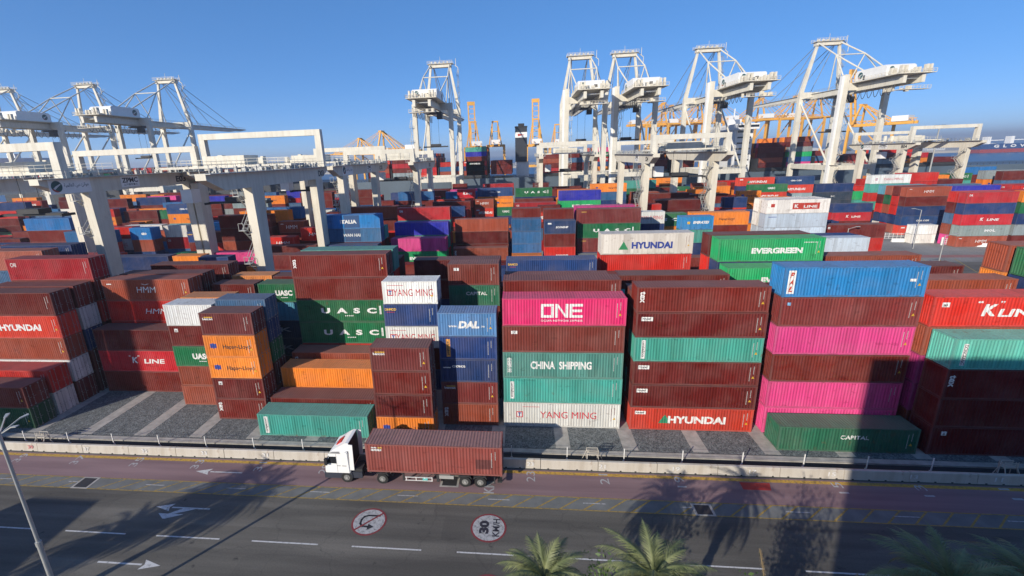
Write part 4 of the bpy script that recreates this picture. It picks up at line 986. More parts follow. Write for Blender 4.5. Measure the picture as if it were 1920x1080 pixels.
def ship(name_lab, x0, x1, y0, y1, ztop, mat, bow, bays, z0, hts, ny, bridge=None, funnel=None):
    t = empty('container_ship', ((x0+x1)/2, (y0+y1)/2, -2.6), 0, name_lab, 'ship', 'ships moored along the quays'); off = -Vector(t.location)
    def put(mb, n, m, par=t): o = mb.build(n, m, par); o.location = off if par is t else (0,0,0); return o
    h = MB(); hull(h, x0, x1, y0, y1, -1.2, ztop, bow); put(h, 'hull', mat)
    b_ = MB(); hull(b_, x0+.3, x1-.3, y0+.2, y1-.2, -3.2, -1.2, bow); put(b_, 'boot_topping', M_HULLR)
    d = MB()
    for xb in bays: d.box(xb-.9, xb-.5, y0+1, y1-1, ztop, z0+5); d.box(xb-.5, xb+12.6, y0+1.2, y1-1.2, ztop, z0-.05)
    railing(d, (x0+8, y0+.3, ztop), (x1-24, y0+.3, ztop), 1.1, 3, .1); put(d, 'lashing_bridge', M_DARK)
    if bridge:
        xb, w_, zt = bridge; b_ = MB(); b_.box(xb, xb+w_, y0+5, y1-5, ztop, zt-3); b_.box(xb-1, xb+w_+1, y0+1, y1-1, zt-3, zt); b_.bar((xb+w_/2, (y0+y1)/2, zt), (xb+w_/2, (y0+y1)/2, zt+9), .5); b_.box(xb+1, xb+w_-1, (y0+y1)/2-2, (y0+y1)/2+2, zt, zt+3)
        o = put(b_, 'bridge', M_WHITE); w2 = MB()
        z = ztop+3
        while z < zt-4: w2.box(xb+1, xb+w_-1, y0+4.97, y0+4.99, z, z+.8); z += 3
        w2.box(xb-.8, xb+w_+.8, y0+.97, y0+.99, zt-2, zt-.8); w2.build('window_band', M_GLASS, o)
    if funnel:
        xf, w_, za, zb = funnel; f_ = MB(); ym = (y0+y1)/2-8; f_.box(xf, xf+w_, ym, ym+9, za, zb); o = put(f_, 'funnel', M_HULLD)
        f_ = MB(); f_.box(xf-.05, xf+w_+.05, ym-.05, ym+9.05, zb-6.4, zb-3.4); f_.build('funnel_band', M_WHITE, o)
        f_ = MB(); f_.prism([(xf+1.6, zb-5.6), (xf+1.6, zb-4.2), (xf+5.6, zb-4.9)], 'y', ym-.12, ym-.06); f_.build('funnel_pennant', M_RED, o)
        f_ = MB(); f_.box(xf+1.8, xf+w_-1.6, ym+2, ym+7, zb, zb+1.6); f_.box(xf-.2, xf+w_+.2, ym-.2, ym+9.2, zb-.6, zb); f_.build('funnel_top', M_BLACK, o)
        f_ = MB(); f_.box(xf+.5, xf+w_+1, ym+1, ym+10, ztop, za); f_.build('engine_casing', M_WHITE, o)
    deck_load(bays, y0+1.5, ny, z0, hts)
    return t
ship('long slate-hulled container ship with a dark funnel at the centre', -112, 116, 266, 308, 15.5, M_HULL, 1, [-90+i*14.2 for i in range(5)]+[12+i*14.2 for i in range(6)], 17.5, [4, 4, 5, 3, 3], 14, None, (-3.4, 7, 24, 44.2))
for xb, h_ in ((-32, 6), (-17.5, 3)): deck_load([xb], 267.5, 12, 17.5, [h_])
ship('slate container ship with stacked deck behind the rightmost quay crane', 108, 330, 266, 306, 14.5, M_HULL, 1, [129+i*14.4 for i in range(7)], 16.5, [5, 6, 3, 2, 2, 3, 1], 14, (117, 9, 40))
ship('container ship with maroon and orange deck load behind the left quay cranes', -360, -118, 268, 310, 16, M_HULLD, -1, [-330+i*14.4 for i in range(13)], 18, [4, 3, 4, 2], 12, (-352, 8, 38))
t = empty('car_carrier', (1030, 1050, -2.6), 0, 'blue car carrier with large white letters on its side at far right', 'ship', 'ships moored along the quays')
h = MB(); h.prism([(-112,-16),(95,-16),(112,0),(95,16),(-112,16)], 'z', 7, 17); h.build('hull', M_HULLB, t)
h = MB(); h.prism([(-111.8,-15.8),(94.8,-15.8),(111.6,0),(94.8,15.8),(-111.8,15.8)], 'z', -.6, 7); h.build('boot_topping', M_HULLR, t)
h = MB()
for i in range(9): h.box(-94+i*42, -88+i*42, -6, 6, 17, 31) if i < 5 else None; h.bar((-90+i*42,0,24), (-60+i*42,0,24), 1.4) if i < 4 else None
h.box(70, 84, -14, 14, 17, 30); h.build('deck_cranes', M_WHITE, t)
flat_text('lettering', 'G  L  O  V  I  S', 78, 5.5, t, (-50, -16.2, 12.5), '-y', WH, .05)
# ---------------------------------------------------------------- far shore, skyline
b_ = MB(); b_.box(-2500, 420, 1100, 1500, -3, 2); b_.box(500, 3200, 1130, 1600, -3, 2.2); tag(b_.build('far_shore', M_CONC), kind='structure')
rk = random.Random(8); M_FARB = plain('far_building', (.42,.43,.44), .8); M_FARG = plain('far_trees', (.05,.075,.04), .9)
for i in range(26):
    x = 700+i*52+rk.uniform(-14, 14); h_ = rk.uniform(7, 15); y_ = 1180+rk.uniform(0, 160)
    m_ = MB(); w_ = rk.uniform(18, 40); m_.box(-w_/2, w_/2, -8, 8, 0, h_); m_.prism([(-w_/2-.5, h_), (w_/2+.5, h_), (0, h_+rk.uniform(1.5, 4))], 'y', -8.3, 8.3)
    o = m_.build('warehouse', M_FARB); o.location = (x, y_, 2.2); tag(o, 'tiny pale building on the far shore at right, one of the row on the skyline', 'building', 'buildings on the far shore')
    q_ = MB()
    for k in range(int(w_/4)): q_.box(-w_/2+1+k*4, -w_/2+3+k*4, -8.03, -8.0, h_*.4, h_*.6)
    q_.build('window_row', M_GLASS, o)
    if i % 2 == 0:
        T_ = MB(); T_.bar((0,0,0), (0,0,4), .6)
        for k in range(60): a = Vector((rk.gauss(0,4), rk.gauss(0,2), 5+abs(rk.gauss(0,2.5)))); u = Vector((rk.uniform(-1,1), rk.uniform(-.4,.4), rk.uniform(-1,1))).normalized()*rk.uniform(1,2); v = u.orthogonal()*.7; T_.quad([a-u, a+v, a+u, a-v], 1)
        o = T_.build('tree', [M_FARG, M_FARG]); o.location = (x+26, y_-30, 2.2); tag(o, 'dark tree clump among pale buildings on the far shore at right', 'tree', 'trees on the far shore')
for i in range(16):
    x = -620+i*52+rk.uniform(-15, 15); h_ = rk.uniform(8, 30); m_ = MB(); w_ = rk.uniform(10, 26); m_.box(-w_/2, w_/2, -8, 8, 0, h_); m_.box(-w_/4, w_/4, -3, 3, h_, h_+4)
    o = m_.build('tower_block', M_FARB); o.location = (x, 1130+rk.uniform(0, 100), 2); tag(o, 'hazy block on the far skyline behind the yellow cranes', 'building', 'hazy blocks on the skyline')
# ================================================================ truck
M_RIM = plain('dusty_rim', (.20,.20,.19), .6, .2)
def wheel(parent, x, y, r=.52, w_=.32, dual=False, side=-1):
    t_ = MB(); t_.disc((x, r), r, 'y', y, y+w_, 28); tyre = t_.build('wheel', M_RUBBER, parent)
    h_ = MB(); yo = y-.012 if side < 0 else y+w_; h_.disc((x, r), r*.56, 'y', yo, yo+.012, 22); h_.build('rim', M_RIM, tyre)
    h_ = MB(); yo = y-.075 if side < 0 else y+w_+.012; h_.disc((x, r), r*.24, 'y', yo, yo+.06, 14)
    for k in range(8): a = k*math.pi/4; h_.disc((x+r*.42*math.cos(a), r+r*.42*math.sin(a)), .03, 'y', yo+.03, yo+.06, 6)
    h_.build('hub', M_STEEL, tyre)
TX, TY = -16.0, 33.32           # front axle x, near side y
tr = empty('container_truck', (TX, TY+1.25, 0), 0, 'white lorry hauling a brown container along the maroon lane', 'lorry'); 
def TB(mb, name, mat, par=None, col=None):
    o = mb.build(name, mat, par or tr, None, col)
    if par is None: o.location = (-TX, -TY-1.25, 0)
    return o
M_CAB = plain('cab_white_paint', (.80,.80,.78), .3, var=.03, spec=.6)
y0, y1 = TY, TY+2.5
c = MB()   # cab side profile extruded across
prof = [(-18.02,.95), (-17.98,1.55), (-17.85,2.2), (-17.55,2.95), (-17.30,3.22), (-15.95,3.30), (-15.72,3.1), (-15.66,1.25), (-15.66,.95)]
c.prism(prof, 'y', y0, y1); cab = TB(c, 'cab', M_CAB)
bm = bmesh.new(); bm.from_mesh(cab.data); bmesh.ops.bevel(bm, geom=[e for e in bm.edges], offset=.07, segments=2, affect='EDGES'); bm.to_mesh(cab.data); bm.free()
c = MB(); c.prism([(-17.2,3.22), (-16.6,3.62), (-15.9,4.02), (-15.62,4.02), (-15.62,3.2)], 'y', y0+.16, y1-.16); TB(c, 'wind_deflector', M_CAB)
c = MB(); c.prism([(-15.65,1.3), (-15.28,1.3), (-15.22,3.9), (-15.61,3.95)], 'y', y0+.05, y0+.12); TB(c, 'side_fairing', M_CAB); c = MB(); c.prism([(-15.65,1.3), (-15.28,1.3), (-15.22,3.9), (-15.61,3.95)], 'y', y1-.12, y1-.05); TB(c, 'side_fairing', M_CAB)
c = MB(); c.box(-15.62, -15.6, y0+.2, y1-.2, 1.2, 3.95); TB(c, 'cab_back', M_BLACK)
c = MB(); c.prism([(-17.72,2.02), (-17.5,2.72), (-16.85,2.72), (-16.85,2.0)], 'y', y0-.012, y0-.002); c.prism([(-17.72,2.02), (-17.5,2.72), (-16.85,2.72), (-16.85,2.0)], 'y', y1+.002, y1+.012)
TB(c, 'side_window', M_GLASS)
c = MB(); c.quad([(-17.935,y0+.15,2.0), (-17.935,y1-.15,2.0), (-17.60,y1-.2,2.9), (-17.60,y0+.2,2.9)]); TB(c, 'windscreen', M_GLASS)
c = MB(); c.prism([(-17.5,3.05),(-16.4,3.05),(-16.5,3.25),(-17.2,3.22)], 'y', y0-.03, y0-.01); TB(c, 'sun_visor', plain('visor_grey', (.22,.22,.23), .5))
c = MB(); c.box(-16.83, -16.81, y0-.006, y0-.001, 1.05, 3.0); c.box(-16.8, -16.5, y0-.02, y0-.001, 1.75, 1.79); c.box(-16.35, -15.95, y0-.02, y0-.001, 1.75, 1.79); TB(c, 'door_trim', M_DARK)
c = MB()
for yy in (y0-.32, y1+.08): c.box(-17.85, -17.6, yy, yy+.24, 2.0, 2.65); c.bar((-17.6, yy+.12, 2.7), (-17.5, y0+.1 if yy < y0 else y1-.1, 2.8), .05)
TB(c, 'mirror', M_BLACK)
c = MB(); c.box(-18.12, -15.5, y0+.03, y1-.03, .42, .97); c.box(-15.5, -14.6, y0+.1, y0+.75, .45, 1.05); c.box(-15.5, -14.5, y1-.75, y1-.1, .45, 1.05); TB(c, 'lower_skirt', plain('skirt_dark_blue', (.035,.04,.055), .5))
c = MB(); c.prism([(-18.14,1.0),(-18.06,1.9),(-18.03,1.9),(-18.1,1.0)], 'y', y0+.5, y1-.5); TB(c, 'grille', M_BLACK)
for yy in (y0+.12, y1-.52): c = MB(); c.box(-18.15, -18.10, yy, yy+.4, .72, .92); TB(c, 'headlight', M_WHITE)
c = MB(); c.prism([(-17.05,3.40),(-16.55,3.72),(-16.45,3.66),(-16.95,3.34)], 'y', y0+.8, y1-.8); TB(c, 'deflector_badge', M_RED)
c = MB(); c.box(-15.6, -11.9, TY+.75, TY+1.0, .75, 1.0); c.box(-15.6, -11.9, TY+1.5, TY+1.75, .75, 1.0); c.box(-15.3, -14.6, y0+.2, y0+1.0, 1.0, 1.35); c.bar((-15.2,TY+.6,1.1), (-13.8,TY+.6,1.1), .1); TB(c, 'tractor_frame', M_DARK)
c = MB(); c.box(-14.05, -1.85, TY+.55, TY+.75, .98, 1.2); c.box(-14.05, -1.85, TY+1.75, TY+1.95, .98, 1.2)
for i in range(9): c.box(-13.9+i*1.48, -13.7+i*1.48, TY+.08, TY+2.42, 1.08, 1.18)
c.box(-7.8, -7.55, TY+.3, TY+.5, .2, 1.0); c.box(-10.9, -10.75, TY+.25, TY+.4, .25, 1.0); c.box(-2.6, -2.5, TY+.1, TY+.2, .35, 1.05); c.box(-2.3, -1.9, TY+.1, TY+2.4, .5, .62); TB(c, 'trailer_chassis', M_DARK)
c = MB()
for z in (.5, .82): c.bar((-10.6,TY+.02,z), (-8.1,TY+.02,z), .08, .03)
for x in (-10.5,-9.6,-8.8,-8.15): c.bar((x,TY+.02,.46), (x,TY+.02,.86), .06, .03)
TB(c, 'side_guard', M_WHITE)
c = MB(); c.box(-7.5, -6.2, TY+.08, TY+.6, .72, 1.06); TB(c, 'tool_box', M_STEEL)
c = MB(); c.bar((-9.0,TY+.1,.62), (-8.55,TY+.1,.62), .28, n=10); TB(c, 'air_tank', plain('tank_teal', (.1,.4,.38), .4))
for x in (-12.72,-5.18,-3.82):
    c = MB(); c.prism([(x-.62,.85),(x-.5,1.1),(x,1.19),(x+.5,1.1),(x+.62,.85),(x+.55,.85),(x+.42,1.02),(x,1.1),(x-.42,1.02),(x-.55,.85)], 'y', TY, TY+.55); c.prism([(x-.62,.85),(x-.5,1.1),(x,1.17),(x+.5,1.1),(x+.62,.85)], 'y', TY+1.95, TY+2.5); TB(c, 'mudguard', M_DARK)
for x, d in ((-16.05,0),(-12.72,1),(-5.18,1),(-3.82,1)):
    for side in (-1, 1):
        yy = y0+.02 if side < 0 else y1-.36
        ax_ = empty('wheel_hub', (x+.0-TX, yy-TY-1.25, 0)); ax_.name = 'axle_end'; ax_.parent = tr
        wheel(ax_, 0, 0, side=side)
# the container it carries: separate thing resting on the chassis
kc = kind_meshes(12.192, HC, False)
t = empty('shipping_container', (-7.95, TY+1.25, 1.22), 0, 'faded brown container with worn roof riding on the white lorry', 'shipping container', 'stacked shipping containers')
cc = (.25,.065,.055,1)
link('side_panels', kc[0], parent=t, color=cc); link('roof', kc[1], parent=t, color=(.24,.10,.10,1)); link('frame', kc[2], parent=t, color=cc); [link('marking', q, parent=t, color=(.6,.58,.56,1)) for q in kc[6]]
for s_ in (-1, 1): d = link('door', kc[3], parent=t, loc=(12.192/2-.04, s_*.53, 0), color=cc); link('locking_bar', kc[4], parent=d, loc=(0,0,0), color=(.3,.3,.3,1))
geo = panel_geo(12.192)
for (cx, cz, w_, h_, col_) in ((-5.3,2.52,.5,.12,(.6,.6,.6)), (-4.75,2.52,.35,.12,(.6,.42,.1)), (-5.1,2.28,.95,.2,(.62,.62,.6)), (4.5,1.15,1.45,.95,(.13,.04,.038))):
    K = MB(); K.quad([(-w_/2,0,-h_/2),(w_/2,0,-h_/2),(w_/2,0,h_/2),(-w_/2,0,h_/2)]); me = K.mesh(); drape(me, cx, geo); me.materials.append(M_LET)
    link('sticker', me, parent=t, loc=(cx, -1.219+.015, cz), color=(*col_, 1))
# ================================================================ wall, fence posts, stiles
wl = empty('barrier_wall', (0, 36.3, 0), 0, 'long low whitewashed concrete wall between lane and gravel', 'wall')
wm = MB(); wm.prism([(-.22,0.02),(-.2,.12),(-.14,.86),(-.11,.9),(.11,.9),(.14,.86),(.2,.02)], 'x', -2.60, 2.60)
for k in range(4): pass
wmesh = wm.mesh('wall_block'); wmesh.materials.append(M_WALLC)
for i in range(-20, 16):
    o = link('wall_block', wmesh, parent=wl, loc=(4.2+5.25*i, random.uniform(-.012,.012), random.uniform(-.006,.004)))
    hb = MB()
    for k in range(4): hb.box(-2.0+k*1.32, -1.84+k*1.32, -.235, -.2, .02, .10)
    hb.build('drain_slot', M_BLACK, o)
NX = lambda n: .64+(23-n)/2*6.54
for n in range(39, 0, -2):
    flat_text('painted_number', str(n), .62, .42, wl, (NX(n)+.0, -.22, .5), '-y', (.72,.72,.72) if n != 39 else (.6,.2,.2), .02)
for n in list(range(39, 26, -2))+[23,21,19,15,13,11,9,7]:
    o = flat_text('bay_number', str(n), 1.35, .78, None, (NX(n), 35.0, .016), 'up', (.42,.42,.43), .0); tag(o, kind='structure'); o.name = 'painted_bay_number'
for (x_, n_) in ((.2,'KM'),):
    o = flat_text('painted_bay_number', n_, 1.5, .9, None, (-3.05, 33.4, .016), 'up', (.42,.42,.43), .02); tag(o, kind='structure')
fp = empty('cable_fence', (0, 37.6, 0), 0, 'row of thin pale posts with cables standing just behind the low wall', 'fence')
for i in range(-18, 14):
    m_ = MB(); m_.bar((0,0,0), (0,0,1.35), .07); m_.box(-.1,.1,-.1,.1,0,.03); m_.build('post', M_WHITE, fp, (4.15+5.3*i, 0, 0))
m_ = MB()
for z in (.6, 1.1): m_.bar((-92, 0, z), (74, 0, z), .015)
m_.build('cable', M_DARK, fp)
for (x_, lab) in ((6.45,'white step stile over the wall beside the number 21'), (-51.5,'white step stile at the left end of the wall'), (41.6,'white step stile at the right end of the wall')):
    m_ = MB()
    for e_ in (-1, 1):
        m_.bar((e_*.75,-.9,0), (e_*.6,-.25,1.3), .07); m_.bar((e_*1.3,.1,0), (e_*.65,0,1.7), .06); m_.bar((e_*.65,.3,0), (e_*.65,.3,1.7), .06); m_.bar((e_*.65,-.25,1.2), (e_*.65,-.25,1.9), .05)
    for z in (1.25, 1.5, 1.75): m_.bar((-.65,-.25,z), (.65,-.25,z), .06); m_.bar((-.65,.3,z), (.65,.3,z), .06)
    m_.box(-.65,.65,-.25,.3,1.15,1.2)
    o = m_.build('step_stile', M_WALLC); o.location = (x_, 37.3, 0); o.scale = (.8, .8, .8); tag(o, lab, 'stile', 'white step stiles along the wall')
# ================================================================ painted road signs, drains
def circle_pts(r, n=40): return [(r*math.cos(2*math.pi*i/n), r*math.sin(2*math.pi*i/n)) for i in range(n)]
def ring_sign(name, x, y, z=.016):
    m_ = MB(); m_.quad([(x+a, y+b_, z) for a, b_ in circle_pts(1.42)]); o = m_.build(name, G['darkred']); tag(o, kind='structure')
    m_ = MB(); m_.quad([(x+a, y+b_, z+.004) for a, b_ in circle_pts(1.27)]); o2 = m_.build(name, G['wornwhite']); tag(o2, kind='structure')
ring_sign('painted_speed_limit', -2.8, 28.92); ring_sign('painted_no_u_turn', -12.55, 28.95); ring_sign('painted_speed_limit', -2.5, 23.4)
for (s_, x, y, w_, h_, bo) in (('30',-3.15,28.95,1.3,.78,.06),('KM/H',-2.2,28.95,1.75,.55,.02),('30',-2.85,23.4,1.3,.78,.06),('KM/H',-1.9,23.4,1.75,.55,.02)):
    o = flat_text('painted_speed_limit', s_, w_, h_, None, (x, y, .026), 'up', (.03,.03,.04), bo); tag(o, kind='structure')
m_ = MB(); x, y, z = -12.55, 28.95, .026
def strip(pts, w_):
    for (a, b_) in zip(pts, pts[1:]):
        a, b_ = Vector((*a, 0)), Vector((*b_, 0)); n = (b_-a).normalized().cross(Vector((0,0,1)))*w_/2; d = (b_-a).normalized()*.03
        m_.quad([(x+p.x, y+p.y, z) for p in (a-n-d, b_-n+d, b_+n+d, a+n-d)])
strip([(.75,.62),(-.2,.62),(-.55,.48),(-.68,.15),(-.66,-.25),(-.45,-.5),(.05,-.55)], .17); m_.quad([(x+.05,y-.86,z),(x+.55,y-.52,z),(x+.02,y-.25,z)])
o = m_.build('painted_no_u_turn', G['black']); tag(o, kind='structure')
m_ = MB(); z = .031; strip([(-.88,-.88),(.88,.88)], .15); o = m_.build('painted_no_u_turn', G['darkred']); tag(o, kind='structure')
for (x0, x1, y0_, y1_, lab) in ((-41.75,-40.45,31.3,32.5,'square drain grate with pale concrete surround near left hatching'),(13.9,15.1,31.3,32.3,'dark drain grate in the hatching under palm shadows'),(-7.3,-6.0,33.4,34.6,'round-topped manhole under the rear of the trailer')):
    m_ = MB(); m_.box(x0-.2, x1+.2, y0_-.15, y1_+.15, -.02, .022); m_.box(x0, x1, y0_, y1_, .0, .03, 1)
    o = m_.build('drain_grate', [M_CONC, M_DARK]); tag(o, lab, 'drain')
# ================================================================ lamps and signs
lp = empty('street_lamp', (-29.0, 19.06, 0), 0, 'tall grey lamp post in the left foreground, cut by the frame', 'street lamp')
m_ = MB(); m_.bar((0,0,0), (0,0,6.9), .27, w2=.25, n=12); m_.box(-.3,.3,-.3,.3,0,.06); m_.build('lower_pole', M_STEEL, lp)
m_ = MB(); m_.bar((0,0,6.9), (0,0,14.6), .19, w2=.13, n=12); m_.bar((0,0,6.75), (0,0,7.05), .31, n=12); m_.build('upper_pole', M_STEEL, lp)
m_ = MB()
for k in range(6):
    a = k*math.pi/3; m_.bar((0,0,14.4), (math.cos(a)*1.0,math.sin(a)*1.0,14.95), .06); m_.bar((math.cos(a)*.95,math.sin(a)*.95,14.93), (math.cos(a)*1.35,math.sin(a)*1.35,14.99), .13, .06, .20, .05)
m_.build('lamp_head', M_STEEL, lp)
def street_lamp(x, y, h, label, dx=1.6, grp='lamp posts in the right-hand yard'):
    t = empty('street_lamp', (x, y, 0), 0, label, 'street lamp', grp)
    m_ = MB(); m_.bar((0,0,0), (0,0,h), .22, w2=.13, n=8); m_.build('pole', M_STEEL, t)
    m_ = MB(); m_.bar((0,0,h-.1), (dx,0,h+.35), .09); m_.box(min(dx,dx*1.5), max(dx,dx*1.5), -.18, .18, h+.3, h+.42); m_.build('lamp_head', M_STEEL, t)
street_lamp(105.0, 130, 10.5, 'thin lamp post in front of the white-lettered rust brown stack', -1.6); street_lamp(85, 98.5, 9.5, 'double lamp post in the open road area at right', 1.5); street_lamp(130, 139, 10, 'lamp post in front of the crimson-topped stack', -1.5); street_lamp(118.5, 175, 9, 'thin lamp post in front of the navy and crimson pair', -1.5); street_lamp(68, 100.5, 11, 'tall thin lamp post at the corner of the open yard', 1.4)
t = empty('floodlight_mast', (262, 228, 0), 0, 'very tall floodlight mast standing before the blue car carrier', 'light mast')
m_ = MB(); m_.bar((0,0,0), (0,0,41), .9, w2=.4, n=10); m_.build('pole', M_STEEL, t)
m_ = MB(); m_.disc((0,0), 2.6, 'z', 41, 41.3, 16)
for k in range(8): a = k*math.pi/4; m_.box(math.cos(a)*2.6-.5, math.cos(a)*2.6+.5, math.sin(a)*2.6-.4, math.sin(a)*2.6+.4, 40.2, 41.0)
m_.build('lamp_head', M_DARK, t)
t = empty('floodlight_mast', (187, 232, 0), 0, 'tall grey floodlight mast right of the second white crane', 'light mast')
m_ = MB(); m_.bar((0,0,0), (0,0,34), .7, w2=.35, n=10); m_.build('pole', M_STEEL, t)
m_ = MB(); m_.disc((0,0), 2.0, 'z', 34, 34.3, 14); m_.build('lamp_head', M_DARK, t)
for (x, y, lab) in ((110,139.5,'long white plastic road barrier beside the barred gate'),(124,131.5,'short white road barrier before the crimson-topped stack')):
    m_ = MB(); m_.prism([(-.3,0),(-.28,.2),(-.12,.45),(-.1,.95),(.1,.95),(.12,.45),(.28,.2),(.3,0)], 'x', -3.2, 3.2); o = m_.build('road_barrier', M_WHITE); o.location = (x, y, 0); o.rotation_euler = (0,0,rad(-8)); tag(o, lab, 'barrier', 'white road barriers')
for (x, y, w_, lab) in ((109,144,8,'white barred gate standing in the open yard'),(118,134,5,'small white barred gate with an orange end post')):
    g_ = empty('yard_gate', (x, y, 0), rad(-10), lab, 'gate', 'barred gates'); m_ = MB()
    for z in (.3,.8,1.3,1.8): m_.bar((-w_/2,0,z), (w_/2,0,z), .08)
    for k in range(int(w_)+1): m_.bar((-w_/2+k,0,.2), (-w_/2+k,0,1.9), .07)
    m_.build('bars', M_WHITE, g_); m_ = MB()
    for e_ in (-1, 1): m_.box(e_*w_/2-.15, e_*w_/2+.15, -.15, .15, 0, 2.2)
    m_.build('gate_post', M_WHITE, g_)
g_ = empty('no_entry_sign', (119.5, 147.5, 0), 0, 'small red round no-entry sign in the open yard', 'sign'); m_ = MB(); m_.bar((0,0,0),(0,0,2.6),.09); m_.build('pole', M_STEEL, g_)
m_ = MB(); m_.disc((0,2.3), .55, 'y', -.08, -.05, 20); o = m_.build('sign_face', M_RED, g_); m_ = MB(); m_.box(-.38,.38,-.1,-.081,2.2,2.4); m_.build('sign_bar', M_WHITE, o)
# yard road markings at the right
ym = MB()
for i in range(8): ym.quad([(72+i*3.2,96,.008),(72.2+i*3.2,96,.008),(80+i*3.6,118,.008),(79.8+i*3.6,118,.008)])
tag(ym.build('yard_hatching', G['hyellow']), kind='structure')
m_ = MB(); m_.quad([(66,121,.009),(190,116,.009),(190,119,.009),(66,124,.009)]); tag(m_.build('yard_red_line', plain('faded_red_paint', (.28,.14,.13), .9)), kind='structure')
m_ = MB(); m_.quad([(64,68,.006),(200,68,.006),(200,112,.006),(64,116,.006)]); tag(m_.build('yard_road', G['asphalt']), kind='structure')
# ================================================================ buildings on the near side, plus an added shade tower (out of frame, their shade falls across the road)
def office(x0, x1, y0_, y1_, h, label):
    t = empty('unseen_building', ((x0+x1)/2, (y0_+y1_)/2, 0), 0, label, 'building'); off = (-(x0+x1)/2, -(y0_+y1_)/2, 0)
    m_ = MB(); m_.box(x0, x1, y0_, y1_, 0, h); o = m_.build('walls', M_WALLC, t); o.location = off
    m_ = MB(); z = 1.5
    while z < h-2.5:
        x = x0+1.2
        while x < x1-2: m_.box(x, x+1.6, y1_-.02, y1_+.03, z, z+1.7); x += 3
        z += 3.6
    o = m_.build('window_row', M_GLASS, t); o.location = off
office(-3.1, 60, -22, -5.5, 33.2, 'tall office block behind the viewpoint whose shade covers the right of the road')
office(-96.5, -94.3, -11.4, -8.5, 47, 'unseen slender tower added outside the left of the frame to shade the stacks')  # added block, never in view, only casts shade over the left stacks
office(-61.8, -55.2, -14, 6.5, 12, 'small flat-roofed block below the left of the frame casting a square shade')
# ================================================================ palms, reeds, bush
def leaf_mat(name, a, b_):
    m, t, P, N, L = nodes(name); g = N.new('ShaderNodeNewGeometry'); f = noise(N, L, g.outputs['Position'], 1.4, 4); r_ = N.new('ShaderNodeMix'); r_.data_type = 'RGBA'
    c = mix(N, L, ramp(N, L, f, .35, .65), (*a, 1), (*b_, 1)); c = mix(N, L, ramp(N, L, g.outputs['Random Per Island'], 0, 1), c, tuple(x*1.5 for x in b_)+(1,), 'MIX') if False else c
    L.new(c, P.inputs['Base Color']); P.inputs['Roughness'].default_value = .55; P.inputs['Subsurface Weight'].default_value = 0
    tr_ = N.new('ShaderNodeBsdfTranslucent'); L.new(c, tr_.inputs[0]); mx = N.new('ShaderNodeMixShader'); mx.inputs[0].default_value = .25; L.new(P.outputs[0], mx.inputs[1]); L.new(tr_.outputs[0], mx.inputs[2]); L.new(mx.outputs[0], t.nodes['Material Output'].inputs[0]); return m
M_PALM = leaf_mat('palm_leaf', (.13,.16,.06), (.27,.29,.13)); M_DRY = leaf_mat('dry_leaf', (.30,.22,.12), (.42,.32,.18)); M_BUSH = leaf_mat('bush_leaf', (.06,.11,.03), (.12,.19,.05))
M_TRUNK = plain('palm_trunk_bark', (.14,.10,.065), .95, var=.35, scale=5); M_STALK = plain('date_stalk', (.45,.16,.05), .7)
def palm(x, y, h, R, seed, label, nf=60):
    r_ = random.Random(seed); t = empty('palm_tree', (x, y, 0), r_.uniform(0, 6), label, 'palm tree', 'palm trees along the near side of the road')
    m_ = MB(); n = 12; prev = None; H_ = h-.5
    for k in range(26):
        z0 = H_*k/26; m_.disc((0,0), .23+.05*(k % 2)+.07*(k > 20), 'z', z0, z0+H_/26, 10)
    m_.build('trunk', M_TRUNK, t)
    F = MB()
    for i in range(nf):
        az = i*2.39996+r_.uniform(-.2,.2); e0 = 1.45-1.75*(i/nf)**.8+r_.uniform(-.12,.12); L_ = R*r_.uniform(.85,1.1)*(1.0 if i > 6 else .85); seg = 14; p = Vector((0,0,h-.3+.3*(1-i/nf))); pts = [p.copy()]; e = e0
        for s_ in range(seg):
            e -= (.075+.05*(i/nf))*(1+s_*.06); p = p+Vector((math.cos(az)*math.cos(e), math.sin(az)*math.cos(e), math.sin(e)))*L_/seg; pts.append(p.copy())
        side = Vector((-math.sin(az), math.cos(az), 0))
        for s_ in range(seg):
            a, b_ = pts[s_], pts[s_+1]; w_ = .045*(1-s_/seg)+.01; F.quad([a-side*w_, b_-side*w_*.8, b_+side*w_*.8, a+side*w_], 0)
            if s_ < 1: continue
            d = (b_-a).normalized(); up = side.cross(d)
            for q in range(4):
                c0 = a.lerp(b_, q/4); fl = .62*math.sin(math.pi*min(1, (s_+q/4)/seg*.92+.12))*R/3.2
                for sg in (-1, 1):
                    dr = (d*r_.uniform(.75,1.0)+side*sg*r_.uniform(.75,1.)+up*r_.uniform(.15,.55)).normalized(); tip = c0+dr*fl; wv = d*.026
                    F.quad([c0-wv, c0+wv, tip], 0)
    F.build('crown', M_PALM, t)
    D = MB()
    for i in range(7):
        az = r_.uniform(0, 6.28); p0 = Vector((0,0,h-.2)); p1 = p0+Vector((math.cos(az)*.9, math.sin(az)*.9, -.15)); D.bar(p0, p1, .07, w2=.03, n=5)
        for k in range(12): D.bar(p1, p1+Vector((r_.uniform(-.25,.25), r_.uniform(-.25,.25), -r_.uniform(.3,.6))), .02, n=3)
    D.build('fruit_stalks', M_STALK, t)
    return t
palm(1.0, 18.2, 7.5, 3.1, 1, 'green date palm at the bottom centre of the view')
palm(6.3, 18.0, 8.2, 3.35, 2, 'large pale green date palm right of the bottom centre')
palm(18.5, 17.2, 9.3, 3.6, 3, 'dark green date palm in the shade at bottom right')
palm(22.6, 17.6, 9.0, 3.6, 4, 'shaded date palm cut by the bottom right corner')
